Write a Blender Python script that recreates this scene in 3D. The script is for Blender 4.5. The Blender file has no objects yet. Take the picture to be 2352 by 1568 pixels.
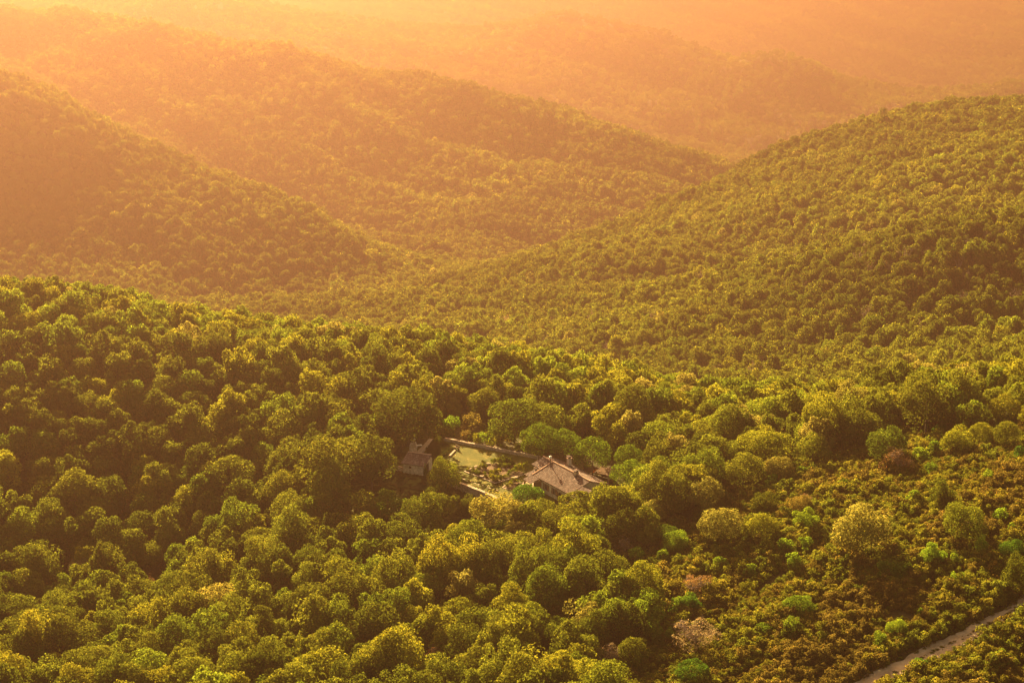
import bpy, bmesh, math, random
import numpy as np
from mathutils import Vector, Matrix
R = math.radians
sc = bpy.context.scene

# ------------------------------------------------------------------ camera
PITCH, HFOV, CAMZ = 17.5, 26.0, 172.0
cam_d = bpy.data.cameras.new('camera'); cam = bpy.data.objects.new('camera', cam_d)
sc.collection.objects.link(cam); sc.camera = cam
cam.location = (0, 0, CAMZ); cam.rotation_euler = (R(90 - PITCH), 0, 0)
cam_d.sensor_width = 36; cam_d.angle = R(HFOV); cam_d.clip_start = 1; cam_d.clip_end = 20000

# ------------------------------------------------------------------ sky, sun, exposure
SUN_EL, SUN_AZ = 18.5, -15.0          # degrees; azimuth from the view axis, negative is left
w = bpy.data.worlds.new('World'); sc.world = w; w.use_nodes = True
nt = w.node_tree; bg = nt.nodes['Background']
sky = nt.nodes.new('ShaderNodeTexSky'); sky.sky_type = 'NISHITA'; sky.sun_disc = False
sky.sun_elevation = R(SUN_EL); sky.sun_rotation = R(SUN_AZ)
sky.dust_density = 6.0; sky.air_density = 1.0; sky.ozone_density = 0.5
warm = nt.nodes.new('ShaderNodeMix'); warm.data_type = 'RGBA'; warm.blend_type = 'MULTIPLY'
warm.inputs[0].default_value = 1.0
nt.links.new(sky.outputs[0], warm.inputs[6]); warm.inputs[7].default_value = (1.0, 0.62, 0.30, 1)
nt.links.new(warm.outputs[2], bg.inputs[0]); bg.inputs[1].default_value = 0.05
sun_d = bpy.data.lights.new('sun', 'SUN'); sun = bpy.data.objects.new('sun', sun_d)
sc.collection.objects.link(sun)
sun_d.energy = 5.0; sun_d.angle = R(0.6); sun_d.color = (1.0, 0.69, 0.29)
sd = Vector((math.sin(R(SUN_AZ)) * math.cos(R(SUN_EL)), math.cos(R(SUN_AZ)) * math.cos(R(SUN_EL)), math.sin(R(SUN_EL))))
sun.rotation_euler = sd.to_track_quat('Z', 'Y').to_euler(); sun.location = (-300, 900, 600)
sc.view_settings.view_transform = 'Standard'; sc.view_settings.look = 'None'
sc.view_settings.exposure = 2.9; sc.view_settings.gamma = 1.0
HAZE_DENSITY, HAZE_G, HAZE_COLOR = 0.00019, 0.952, (1.0, 0.62, 0.52)
cy = sc.cycles
cy.use_denoising = True; cy.max_bounces = 5; cy.diffuse_bounces = 2; cy.transmission_bounces = 3
cy.glossy_bounces = 1; cy.transparent_max_bounces = 4; cy.volume_bounces = 0
cy.sample_clamp_indirect = 4.0
try: cy.denoising_prefilter = 'ACCURATE'
except Exception: pass

# ------------------------------------------------------------------ projection helpers
_p = R(PITCH); _T = math.tan(R(HFOV / 2))
PX = 2352.0                                # authoring pixels: picture 2352 x 1568
def ray(px, py):
    a = (px - PX / 2) / (PX / 2) * _T; b = (784.0 - py) / (PX / 2) * _T
    return np.array([a, math.cos(_p) + b * math.sin(_p), -math.sin(_p) + b * math.cos(_p)])
def at_y(px, py, y):
    d = ray(px, py); t = y / d[1]; return np.array([0, 0, CAMZ]) + d * t
def at_z(px, py, z=0.0):
    d = ray(px, py); t = (z - CAMZ) / d[2]; return np.array([0, 0, CAMZ]) + d * t
def K(px, py): return (px * PX / 2500, py * PX / 2500)      # source pixels to authoring pixels
def project(P):
    P = np.asarray(P, float); x, y, z = P[..., 0], P[..., 1], P[..., 2] - CAMZ
    f = y * math.cos(_p) - z * math.sin(_p); u = y * math.sin(_p) + z * math.cos(_p)
    return np.stack([PX / 2 + x / f / _T * PX / 2, 784 - u / f / _T * PX / 2, f], -1)
def ppm(f): return PX / 2 / (f * _T)

# ------------------------------------------------------------------ terrain height
ctrl = []
def near(px, py, zc, off=6.0):
    d = ray(px, py); p = at_z(px, py, zc); ctrl.append((p[0], p[1], zc - off)); return p
def far(px, py, y, off=5.0):
    p = at_y(px, py, y); ctrl.append((p[0], p[1], p[2] - off)); return p
for a in [(0,1568,-4),(600,1568,0),(1200,1568,6),(1800,1568,7,1),(2352,1568,9,1),(200,1330,-12),(700,1300,0),(1200,1300,5),
          (1700,1300,7,1),(2352,1300,13,1),(100,1100,-5),(600,1130,-3),(1700,1100,7,2),(2352,1100,16,1.5),(100,950,1),(600,950,2),
          (1200,950,5),(1700,950,6),(2352,950,16),(100,850,5),(700,850,3),(1200,850,3),(2352,890,13)]: near(*a)
for a in [(0,670,12),(200,690,9),(420,740,1),(620,757,-3),(1000,790,-2),(1250,820,-1),(1500,880,-1),(1750,925,1),(2000,900,4),(2200,865,8),(2352,848,10)]:
    p = near(*a); ctrl.append((p[0] * 1.13, p[1] + 90, a[2] - 46))
for a in [(420,700,1250),(700,735,1100),(1000,760,980),(1300,800,880),(1500,860,790),(2000,880,710),(2352,830,710),
          (1100,690,1110),(1500,700,960),(2000,700,860),(2352,700,830),(900,600,1500),(1300,600,1190),(1750,680,900),(2352,600,860),(2050,610,860),
          (1500,480,1480),(1900,480,1220),(2352,455,1160),(2080,500,1130),(2352,488,930),(2100,525,950),(1700,612,1020),(1800,350,1600),(2352,350,1240),(2150,260,1580),(2352,240,1460),
          (100,640,1400),(400,690,1350),(800,700,1300),(800,600,1480),(500,550,1460),(200,500,1480),(0,400,1540),(0,160,1710),(150,220,1680),
          (300,320,1630),(560,430,1570),(780,560,1500),
          (300,300,2150),(560,410,2050),(900,500,1950),(1100,530,1880),(900,420,2060),(600,250,2230),(1000,300,2180),(300,150,2340),(0,100,2380),
          (0,10,2480),(350,50,2450),(700,120,2400),(1000,190,2330),(1300,250,2260),(1500,330,2150),(1350,420,2000),
          (480,0,3600),(800,110,3480),(1280,40,3960),(1500,75,3888),(1680,135,3780),(1790,128,3756),(1870,165,3684),(1980,240,3540),
          (1400,200,3636),(1600,300,3420),(1700,340,3300),(1100,100,3840),
          (1980,230,4680),(2200,190,4800),(1750,60,5100),(2352,100,4980),(2352,220,4500),(2000,0,5280),(1250,0,5220),(600,0,5160)]: far(*a)
def hid(px, py, y, dy, drop):            # valley hidden behind a crest
    p = at_y(px, py, y + dy); ctrl.append((p[0], p[1], p[2] - drop))
for a in [(0,160,1710,200,70),(150,220,1680,190,65),(300,320,1630,180,60),(560,430,1570,160,45),(2150,260,1580,400,90),(2352,240,1460,450,90),(1800,350,1600,320,55),(1500,480,1480,220,40),(1250,545,1380,200,30),(2352,488,930,110,26),(2100,525,950,100,22),(1700,612,1020,90,14),(2600,220,1450,450,90),
          (0,10,2480,240,90),(350,50,2450,240,90),(700,120,2400,220,85),(1000,190,2330,220,80),(1300,250,2260,200,70),(1500,330,2150,200,50),
          (1280,40,3960,300,90),(1500,75,3888,300,90),(1680,135,3780,280,90),(1790,128,3756,280,90),(1870,165,3684,280,90),
          (0,670,550,330,60),(200,690,560,330,70),(420,740,565,300,60),(620,757,565,250,45)]: hid(*a)
for a in [(-500,420,1500),(-450,150,1720),(-500,80,2400),(-500,-60,3900),(-500,-100,5300),(2900,300,1400),(2850,150,1750),(2900,60,3800),(2900,20,5300)]: far(*a)
ctrl += [(-330,450,14),(-360,590,22),(330,470,26),(360,590,10),(0,6300,-520),(-1500,6300,-500),(1500,6300,-520),(0,7200,-520),(-2900,7000,-450),(2900,7000,-480),
         (-250,150,30),(250,150,45),(0,150,30)]
ctrl = np.array(ctrl, float)
_S, _C = 100.0, 0.45
def _phi(r2): return np.sqrt(r2 + _C * _C)
_A = ctrl[:, :2] / _S
_M = _phi(((_A[:, None] - _A[None]) ** 2).sum(-1)) ; _n = len(ctrl)
_big = np.zeros((_n + 3, _n + 3)); _big[:_n, :_n] = _M - 0.02 * np.eye(_n)
_big[:_n, _n] = 1; _big[:_n, _n+1:] = _A; _big[_n, :_n] = 1; _big[_n+1:, :_n] = _A.T
_W = np.linalg.solve(_big, np.concatenate([ctrl[:, 2], np.zeros(3)]))
def in_poly(poly, X, Y):
    c = np.zeros(X.shape, bool); n = len(poly)
    for i in range(n):
        x0, y0 = poly[i]; x1, y1 = poly[(i + 1) % n]
        if y0 == y1: continue
        hit = ((y0 > Y) != (y1 > Y)) & (X < (x1 - x0) * (Y - y0) / (y1 - y0) + x0); c ^= hit
    return c
def poly_dist(poly, X, Y):
    d = np.full(X.shape, 1e9); n = len(poly)
    for i in range(n):
        ax, ay = poly[i]; bx, by = poly[(i + 1) % n]; dx, dy = bx - ax, by - ay
        t = np.clip(((X - ax) * dx + (Y - ay) * dy) / (dx * dx + dy * dy + 1e-9), 0, 1)
        d = np.minimum(d, np.hypot(X - ax - t * dx, Y - ay - t * dy))
    return np.where(in_poly(poly, X, Y), -d, d)
def smooth(t): t = np.clip(t, 0, 1); return t * t * (3 - 2 * t)
def gz(px, py, z=0.0): p = at_z(*K(px, py), z); return (p[0], p[1])
CLEARING = [gz(850,1150,-1.5), gz(930,1110,-1.5), gz(1100,1130,-1.5), gz(1230,1200,-1.5), gz(1150,1290,-1.5), gz(950,1290,-1.5), gz(840,1220,-1.5)]
TERRACE = [gz(1000,1095), gz(1056,1070), gz(1086,1075), gz(1317,1119), gz(1420,1110), gz(1560,1150), gz(1600,1200), gz(1500,1255), gz(1300,1255), gz(1195,1211), gz(1100,1174), gz(1066,1162), gz(1046,1178), gz(972,1171), gz(940,1150), gz(950,1110)]
def _ns(X, Y, f, s): return np.sin(X * f + s) * np.cos(Y * f * 1.13 - s * 1.7) + 0.6 * np.sin((X + Y) * f * 1.9 + 2.1 * s)
def height(X, Y):
    X = np.atleast_1d(np.asarray(X, float)); Y = np.atleast_1d(np.asarray(Y, float)); out = np.empty(X.shape)
    fx, fy = X.ravel(), Y.ravel(); o = out.ravel()
    for i in range(0, len(fx), 20000):
        a = np.stack([fx[i:i+20000], fy[i:i+20000]], -1) / _S
        d = _phi(((a[:, None] - _A[None]) ** 2).sum(-1))
        o[i:i+20000] = d @ _W[:_n] + _W[_n] + a @ _W[_n+1:]
    z = o.reshape(X.shape)
    z = z + _ns(X, Y, 0.021, 1.0) * np.clip((Y - 500) / 500, 0.25, 1.6) * 1.6 + _ns(X, Y, 0.06, 3.0) * np.clip((Y - 450) / 500, 0.2, 1.0) * 0.7
    fw = np.clip((Y - 680) / 1400, 0, 1.4); wx, wy = X + 60 * np.sin(Y * .006 + 1), Y + 60 * np.sin(X * .007 + 2)
    z = z + fw * (4.5 * _ns(wx, wy, .017, 0.6) + 2.6 * _ns(wy, wx, .039, 1.9))
    dc = poly_dist(CLEARING, X, Y); wgt = smooth(1 - dc / 14); z = z * (1 - wgt) - 1.55 * wgt
    dt = poly_dist(TERRACE, X, Y); wgt = smooth(-dt / 1.2 + 0.0); wout = smooth(1 - dt / 14) * (dc > 3)
    wgt = np.maximum(wgt, wout); z = z * (1 - wgt) - 0.06 * wgt
    return z
def hz(x, y): return float(height([x], [y])[0])
def hit_canopy(px, py, hc):
    """point on the sight line whose height above the ground is hc"""
    d = ray(px, py); ys = np.linspace(300, 1300, 700); t = ys / d[1]
    P = np.array([0, 0, CAMZ]) + t[:, None] * d; dz = P[:, 2] - height(P[:, 0], P[:, 1]) - hc
    k = int(np.argmax(dz < 0)); f = dz[k-1] / (dz[k-1] - dz[k]); return P[k-1] * (1 - f) + P[k] * f

# ------------------------------------------------------------------ object helpers
col = sc.collection
def tag(o, label=None, cat=None, group=None, kind=None):
    if label: o['label'] = label
    if cat: o['category'] = cat
    if group: o['group'] = group
    if kind: o['kind'] = kind
    return o
def empty(name, loc, rz=0.0, label=None, cat=None, group=None):
    o = bpy.data.objects.new(name, None); col.objects.link(o); o.location = loc; o.rotation_euler = (0, 0, rz)
    o.empty_display_size = 0.5
    return tag(o, label, cat, group)
def mesh_np(name, V, F, k=4, mats=(), midx=None, smooth_=False):
    m = bpy.data.meshes.new(name); V = np.asarray(V, np.float32); F = np.asarray(F, np.int32)
    m.vertices.add(len(V)); m.vertices.foreach_set('co', V.ravel())
    m.loops.add(F.size); m.loops.foreach_set('vertex_index', F.ravel())
    m.polygons.add(len(F)); m.polygons.foreach_set('loop_start', np.arange(0, F.size, k, dtype=np.int32))
    for x in mats: m.materials.append(x)
    if midx is not None: m.polygons.foreach_set('material_index', np.asarray(midx, np.int32))
    m.update(calc_edges=True); m.validate()
    if smooth_: m.polygons.foreach_set('use_smooth', np.ones(len(F), bool))
    return m
def link(name, me, parent=None, loc=None):
    o = bpy.data.objects.new(name, me); col.objects.link(o)
    if parent is not None: o.parent = parent
    if loc is not None: o.location = loc
    return o
class MB:
    def __init__(s): s.b = bmesh.new()
    def box(s, x0, x1, y0, y1, z0, z1, bev=0.0):
        vs = [s.b.verts.new((x, y, z)) for z in (z0, z1) for y in (y0, y1) for x in (x0, x1)]
        for f in ((0,2,3,1),(4,5,7,6),(0,1,5,4),(2,6,7,3),(0,4,6,2),(1,3,7,5)): s.b.faces.new([vs[i] for i in f])
        return s
    def poly(s, pts): s.b.faces.new([s.b.verts.new(p) for p in pts]); return s
    def prism(s, base, top):
        n = len(base); a = [s.b.verts.new(p) for p in base]; c = [s.b.verts.new(p) for p in top]
        s.b.faces.new(a[::-1]); s.b.faces.new(c)
        for i in range(n): s.b.faces.new([a[i], a[(i+1) % n], c[(i+1) % n], c[i]])
        return s
    def slab(s, q, t):
        """a roof pane: quad q thickened downward by t"""
        return s.prism([(p[0], p[1], p[2] - t) for p in q], q)
    def cyl(s, p0, p1, r0, r1=None, n=8):
        r1 = r0 if r1 is None else r1; p0, p1 = Vector(p0), Vector(p1); d = (p1 - p0).normalized()
        u = d.orthogonal().normalized(); v = d.cross(u)
        a = [p0 + (u * math.cos(2*math.pi*i/n) + v * math.sin(2*math.pi*i/n)) * r0 for i in range(n)]
        c = [p1 + (u * math.cos(2*math.pi*i/n) + v * math.sin(2*math.pi*i/n)) * r1 for i in range(n)]
        return s.prism(a, c)
    def build(s, name, mat, parent=None, loc=None, bevel=0.0):
        bmesh.ops.recalc_face_normals(s.b, faces=s.b.faces[:])
        if bevel: bmesh.ops.bevel(s.b, geom=s.b.edges[:], offset=bevel, segments=1, affect='EDGES')
        me = bpy.data.meshes.new(name); s.b.to_mesh(me); s.b.free(); me.materials.append(mat)
        return link(name, me, parent, loc)

# ------------------------------------------------------------------ materials
def newmat(name):
    m = bpy.data.materials.new(name); m.use_nodes = True; t = m.node_tree
    for n in list(t.nodes): t.nodes.remove(n)
    return m, t, t.nodes.new('ShaderNodeOutputMaterial')
def N(t, kind, **kw):
    n = t.nodes.new(kind)
    for k, v in kw.items():
        if k in n.inputs: n.inputs[k].default_value = v
        else: setattr(n, k, v)
    return n
def ramp(t, stops):
    n = t.nodes.new('ShaderNodeValToRGB'); e = n.color_ramp.elements
    while len(e) < len(stops): e.new(0.5)
    for a, (p, c) in zip(e, stops): a.position = p; a.color = (*c, 1)
    return n
def noise_mat(name, stops, scale=3.0, detail=6.0, rough=0.9, bump=0.3, bscale=None, dist=0.05, kind='noise', stretch=None):
    m, t, out = newmat(name); b = N(t, 'ShaderNodeBsdfPrincipled', Roughness=rough)
    if 'Specular IOR Level' in b.inputs: b.inputs['Specular IOR Level'].default_value = 0.2 if rough < 0.6 else 0.03
    tc = t.nodes.new('ShaderNodeTexCoord'); src = tc.outputs['Object']
    if stretch:
        mp = N(t, 'ShaderNodeMapping'); mp.inputs['Scale'].default_value = stretch; t.links.new(src, mp.inputs[0]); src = mp.outputs[0]
    if kind == 'noise':
        n = N(t, 'ShaderNodeTexNoise', Scale=scale, Detail=detail, Roughness=0.65); fac = n.outputs['Fac']
    else:
        n = N(t, 'ShaderNodeTexVoronoi', Scale=scale); sp = N(t, 'ShaderNodeSeparateColor'); t.links.new(n.outputs['Color'], sp.inputs[0]); fac = sp.outputs[0]
    t.links.new(src, n.inputs['Vector']); r = ramp(t, stops); t.links.new(fac, r.inputs[0]); t.links.new(r.outputs[0], b.inputs['Base Color'])
    if bump:
        n2 = N(t, 'ShaderNodeTexNoise', Scale=bscale or scale * 3, Detail=4.0); t.links.new(src, n2.inputs['Vector'])
        bp = N(t, 'ShaderNodeBump', Strength=bump, Distance=dist); t.links.new(n2.outputs['Fac'], bp.inputs['Height']); t.links.new(bp.outputs[0], b.inputs['Normal'])
    t.links.new(b.outputs[0], out.inputs[0]); return m
def leaf_mat(name, instanced, trans=0.45):
    m, t, out = newmat(name)
    if instanced: c = N(t, 'ShaderNodeAttribute', attribute_type='INSTANCER', attribute_name='tint'); csrc = c.outputs['Color']
    else: c = N(t, 'ShaderNodeObjectInfo'); csrc = c.outputs['Color']
    g = N(t, 'ShaderNodeNewGeometry'); r = ramp(t, [(0, (0.88, 0.9, 0.92)), (0.5, (1, 1, 1)), (1, (1.12, 1.1, 1.05))] if instanced else [(0, (0.74, 0.77, 0.8)), (0.5, (1, 1, 1)), (1, (1.28, 1.2, 1.1))]); t.links.new(g.outputs['Random Per Island'], r.inputs[0])
    mx = N(t, 'ShaderNodeMix', data_type='RGBA', blend_type='MULTIPLY'); mx.inputs[0].default_value = 1
    t.links.new(csrc, mx.inputs[6]); t.links.new(r.outputs[0], mx.inputs[7])
    d = N(t, 'ShaderNodeBsdfDiffuse'); tr = N(t, 'ShaderNodeBsdfTranslucent'); s = N(t, 'ShaderNodeMixShader'); s.inputs[0].default_value = trans
    t.links.new(mx.outputs[2], d.inputs[0]); t.links.new(mx.outputs[2], tr.inputs[0])
    t.links.new(d.outputs[0], s.inputs[1]); t.links.new(tr.outputs[0], s.inputs[2]); t.links.new(s.outputs[0], out.inputs[0]); return m
M = {}
M['leaf'] = leaf_mat('leaf', False); M['leaf_wood'] = leaf_mat('leaf_woodland', True)
M['bark'] = noise_mat('bark', [(0.3, (0.06, 0.045, 0.03)), (0.7, (0.16, 0.12, 0.085))], 4, stretch=(1, 1, 0.2))
M['pale_bark'] = noise_mat('pale_bark', [(0.3, (0.20, 0.15, 0.12)), (0.7, (0.34, 0.26, 0.22))], 4, stretch=(1, 1, 0.2))
M['ground'] = noise_mat('forest_floor', [(0.3, (0.03, 0.028, 0.010)), (0.5, (0.05, 0.045, 0.016)), (0.7, (0.085, 0.068, 0.028))], 0.15, 10, bump=0.5, bscale=2.0, dist=0.4)
M['lawn'] = noise_mat('lawn', [(0.34, (0.042, 0.058, 0.010)), (0.5, (0.078, 0.088, 0.014)), (0.64, (0.135, 0.122, 0.026))], 0.45, 12, bump=0.6, bscale=9.0, dist=0.12)
M['grass'] = noise_mat('shaded_grass', [(0.3, (0.085, 0.095, 0.018)), (0.7, (0.15, 0.14, 0.035))], 0.3, 10, bump=0.6, bscale=5.0, dist=0.15)
M['soil'] = noise_mat('soil', [(0.3, (0.075, 0.05, 0.032)), (0.7, (0.14, 0.095, 0.06))], 1.2, 8, bump=0.5)
M['track'] = noise_mat('track', [(0.25, (0.18, 0.135, 0.085)), (0.5, (0.37, 0.30, 0.21)), (0.75, (0.52, 0.44, 0.33))], 0.45, 10, bump=0.5, bscale=4)
M['stone'] = noise_mat('stone_wall', [(0.0, (0.27, 0.22, 0.17)), (0.5, (0.40, 0.33, 0.26)), (1.0, (0.54, 0.46, 0.37))], 2.6, kind='vor', bump=0.7, bscale=6, dist=0.08)
M['pale_stone'] = noise_mat('pale_stone', [(0.0, (0.40, 0.34, 0.27)), (0.5, (0.54, 0.47, 0.39)), (1.0, (0.68, 0.61, 0.52))], 2.6, kind='vor', bump=0.7, bscale=6, dist=0.08)
M['coping'] = noise_mat('coping', [(0.2, (0.26, 0.21, 0.16)), (0.8, (0.42, 0.35, 0.28))], 1.6, bump=0.4)
M['tile'] = noise_mat('roof_tile', [(0.0, (0.046, 0.032, 0.032)), (0.35, (0.078, 0.056, 0.056)), (0.7, (0.112, 0.086, 0.084)), (1.0, (0.19, 0.155, 0.15))], 3.2, kind='vor', bump=0.9, bscale=5, dist=0.12, stretch=(1.6, 0.9, 0.9))
M['ridge_tile'] = noise_mat('ridge_tile', [(0.2, (0.38, 0.24, 0.18)), (0.8, (0.58, 0.42, 0.33))], 2.5, bump=0.5)
M['wood'] = noise_mat('old_wood', [(0.3, (0.09, 0.055, 0.035)), (0.7, (0.20, 0.13, 0.085))], 2.5, stretch=(1, 6, 1), bump=0.3)
M['grey_wood'] = noise_mat('grey_wood', [(0.3, (0.22, 0.17, 0.14)), (0.7, (0.38, 0.31, 0.27))], 2.5, stretch=(1, 6, 1), bump=0.3)
M['shutter'] = noise_mat('shutter', [(0.3, (0.17, 0.10, 0.06)), (0.7, (0.25, 0.15, 0.09))], 6, stretch=(1, 1, 5))
M['dark'] = noise_mat('dark_opening', [(0.3, (0.012, 0.01, 0.009)), (0.7, (0.025, 0.02, 0.017))], 2, rough=0.3, bump=0)
M['plaster'] = noise_mat('plaster', [(0.3, (0.45, 0.38, 0.31)), (0.7, (0.60, 0.53, 0.46))], 1.5, bump=0.2)
M['white'] = noise_mat('white_paint', [(0.3, (0.66, 0.64, 0.60)), (0.7, (0.8, 0.78, 0.74))], 2, rough=0.5, bump=0)
M['metal'] = noise_mat('flue_metal', [(0.3, (0.10, 0.09, 0.085)), (0.7, (0.16, 0.15, 0.14))], 3, rough=0.5, bump=0)
M['glass'] = noise_mat('glass', [(0.3, (0.3, 0.32, 0.34)), (0.7, (0.42, 0.43, 0.44))], 0.5, rough=0.08, bump=0)
M['orange'] = noise_mat('orange_cloth', [(0.3, (0.75, 0.20, 0.04)), (0.7, (0.85, 0.30, 0.07))], 3, bump=0.1)
M['yellow'] = noise_mat('yellow_cloth', [(0.3, (0.72, 0.42, 0.07)), (0.7, (0.8, 0.5, 0.12))], 3, bump=0.1)

# ------------------------------------------------------------------ ground
def build_ground():
    ny, nx = 520, 300
    t = np.linspace(0, 1, ny); ys = 110 * (3600 / 110) ** t
    ys = np.concatenate([np.linspace(110, 330, 40, endpoint=False), np.linspace(330, 620, 210, endpoint=False), 620 * (7200 / 620) ** np.linspace(0, 1, 340)])
    s = np.linspace(-1, 1, nx); Y = np.repeat(ys[:, None], nx, 1); X = s[None] * (0.42 * Y + 60)
    Z = height(X, Y); V = np.stack([X, Y, Z], -1).reshape(-1, 3); ny = len(ys)
    i = np.arange(ny - 1)[:, None] * nx + np.arange(nx - 1)[None]
    F = np.stack([i, i + 1, i + nx + 1, i + nx], -1).reshape(-1, 4)
    o = link('ground', mesh_np('ground', V, F, 4, [M['ground']], smooth_=True)); tag(o, 'wooded hills and valley floor of dark brown undergrowth', 'ground', kind='structure')
build_ground()
# ------------------------------------------------------------------ lawn, clearing, track
def Z2(x, y): return (920 + x / 10.691, 1050 + y / 10.691)
def Z3(x, y): return (1100 + x / 10.691, 1090 + y / 10.691)
def Z1(x, y): return (1260 + x / 9.046, 1090 + y / 9.046)
def sheet(name, pts, z, mat, label, cat='ground'):
    o = MB().poly([(p[0], p[1], z) for p in pts]).build(name, mat); return tag(o, label, cat, kind='structure')
sheet('lawn', [gz(1088,1077), gz(1318,1122), gz(1370,1150), gz(1400,1200), gz(1330,1235), gz(1194,1210), gz(1100,1174), gz(1067,1163), gz(1050,1150), gz(1028,1108), gz(1056,1078)], 0.03, M['lawn'], 'sunlit flat lawn of the walled garden', 'lawn')
def ribbon(name, ctr, wid, mat, label, cat, lift=0.07, seg=2.0):
    C = np.array(ctr, float); L = np.concatenate([[0], np.cumsum(np.hypot(*np.diff(C, axis=0).T))]); s = np.arange(0, L[-1], seg)
    X = np.interp(s, L, C[:, 0]); Y = np.interp(s, L, C[:, 1]); W = np.interp(s, L, wid); k = np.ones(7) / 7
    X = np.concatenate([X[:3], np.convolve(X, k, 'valid'), X[-3:]]); Y = np.concatenate([Y[:3], np.convolve(Y, k, 'valid'), Y[-3:]])
    tx, ty = np.gradient(X), np.gradient(Y); l = np.hypot(tx, ty); nx, ny = -ty / l, tx / l; u = np.linspace(-.5, .5, 9)
    wob = 1 + 0.16 * np.sin(s * 0.5) + 0.12 * np.sin(s * 1.3 + 1)
    PX_ = X[:, None] + nx[:, None] * u * (W * wob)[:, None]; PY_ = Y[:, None] + ny[:, None] * u * (W * wob)[:, None]; Zz = height(PX_, PY_) + lift
    V = np.stack([PX_, PY_, Zz], -1).reshape(-1, 3); i = np.arange(len(s) - 1)[:, None] * 9 + np.arange(8)[None]
    o = link(name, mesh_np(name, V, np.stack([i, i + 9, i + 10, i + 1], -1).reshape(-1, 4), 4, [mat], smooth_=True)); return tag(o, label, cat, kind='structure')
def gt(px, py):                        # source pixel to the bare ground
    P = hit_canopy(*K(px, py), 0.0); return (P[0], P[1])
TRACK = [gt(2000,1730), gt(2070,1700), gt(2140,1664), gt(2250,1606), gt(2340,1560), gt(2420,1522), gt(2474,1492), gt(2540,1440), gt(2640,1370)]
ribbon('dirt_track', TRACK, [5.6, 5.6, 5.4, 4.7, 4.2, 3.7, 3.1, 3.0, 3.0], M['track'], 'pale stony dirt track through the heath', 'track')
# ------------------------------------------------------------------ stone walls
def wall(name, pts, th, z0, z1, label, cope=0.12, cat='wall'):
    o = empty(name, (pts[0][0], pts[0][1], 0), 0, label, cat); b, c = MB(), MB(); rg = random.Random(len(pts) * 31 + int(z1 * 10))
    P = [Vector((p[0] - pts[0][0], p[1] - pts[0][1], 0)) for p in pts]
    for a, d in zip(P, P[1:]):
        n = max(1, int((d - a).length / 1.6)); t = (d - a).normalized(); s = Vector((-t.y, t.x, 0)) * th / 2
        for i in range(n):
            p, q = a + (d - a) * (i / n), a + (d - a) * ((i + 1) / n); h = z1 + rg.uniform(-.05, .05)
            b.prism([(*v.xy, z0) for v in (p - s, q - s, q + s, p + s)], [(*v.xy, h) for v in (p - s, q - s, q + s, p + s)])
            e = s * 1.12; p, q = p + t * .02, q - t * .02
            c.prism([(*v.xy, h) for v in (p - e, q - e, q + e, p + e)], [(*v.xy, h + cope) for v in (p - e, q - e, q + e, p + e)])
    b.build('wall_face', M['stone'], o); c.build('coping', M['coping'], o); return o
wall('garden_wall', [gz(1086,1075), gz(1200,1097), gz(1319,1121)], 0.6, -0.6, 0.55, 'long low stone wall along the back of the lawn, top lit by the sun')
wall('retaining_wall', [gz(1062,1161), gz(1100,1173), gz(1150,1192), gz(1200,1212), gz(1215,1220)], 0.65, -2.0, 0.32, 'stone retaining wall below the lawn, above the shaded clearing')
tw = empty('terrace_walk', (*gz(1025,1111), 0), 0, 'broad pale stone walkway leading from the shed to the back of the garden', 'walkway')
def rel(o, pts, z): return [(p[0] - o.location.x, p[1] - o.location.y, z) for p in pts]
twp = [gz(*Z2(1370,215), .45), gz(*Z2(1460,240), .45), gz(*Z2(1290,440), .45), gz(*Z2(1130,650), .45), gz(*Z2(975,625), .45), gz(*Z2(1180,420), .45)]
MB().prism(rel(tw, twp, -.3), rel(tw, twp, .42)).build('wall_face', M['stone'], tw)
twc = [(x + (x - np.mean([q[0] for q in twp])) * .02, y + (y - np.mean([q[1] for q in twp])) * .02) for x, y in twp]
MB().prism(rel(tw, twc, .42), rel(tw, twc, .47)).build('paving', M['coping'], tw)
# ruined gable
p0, p1 = Vector((*gz(*Z2(868,640)), 0)), Vector((*gz(*Z2(1030,560)), 0)); rz = math.atan2(p1.y - p0.y, p1.x - p0.x); L_ = (p1 - p0).length
rg_ = empty('ruined_gable', p0, rz, 'tall ruined gable wall standing beside the walkway behind the shed', 'ruin')
prof = [(0, -.3), (L_, -.3), (L_, .9), (L_ * .66, 3.3), (L_ * .55, 3.45), (L_ * .1, 2.3), (0, 2.1)]
MB().prism([(x, -.2, z) for x, z in prof], [(x, .2, z) for x, z in prof]).build('wall_face', M['stone'], rg_)
MB().prism([(L_ + .01, -.24, .95), (L_ * .66 + .01, -.24, 3.38), (L_ * .66 + .01, .24, 3.38), (L_ + .01, .24, .95)], [(L_ + .13, -.24, .95), (L_ * .66 + .12, -.24, 3.42), (L_ * .66 + .12, .24, 3.42), (L_ + .13, .24, .95)]).build('capping', M['white'], rg_)
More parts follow.
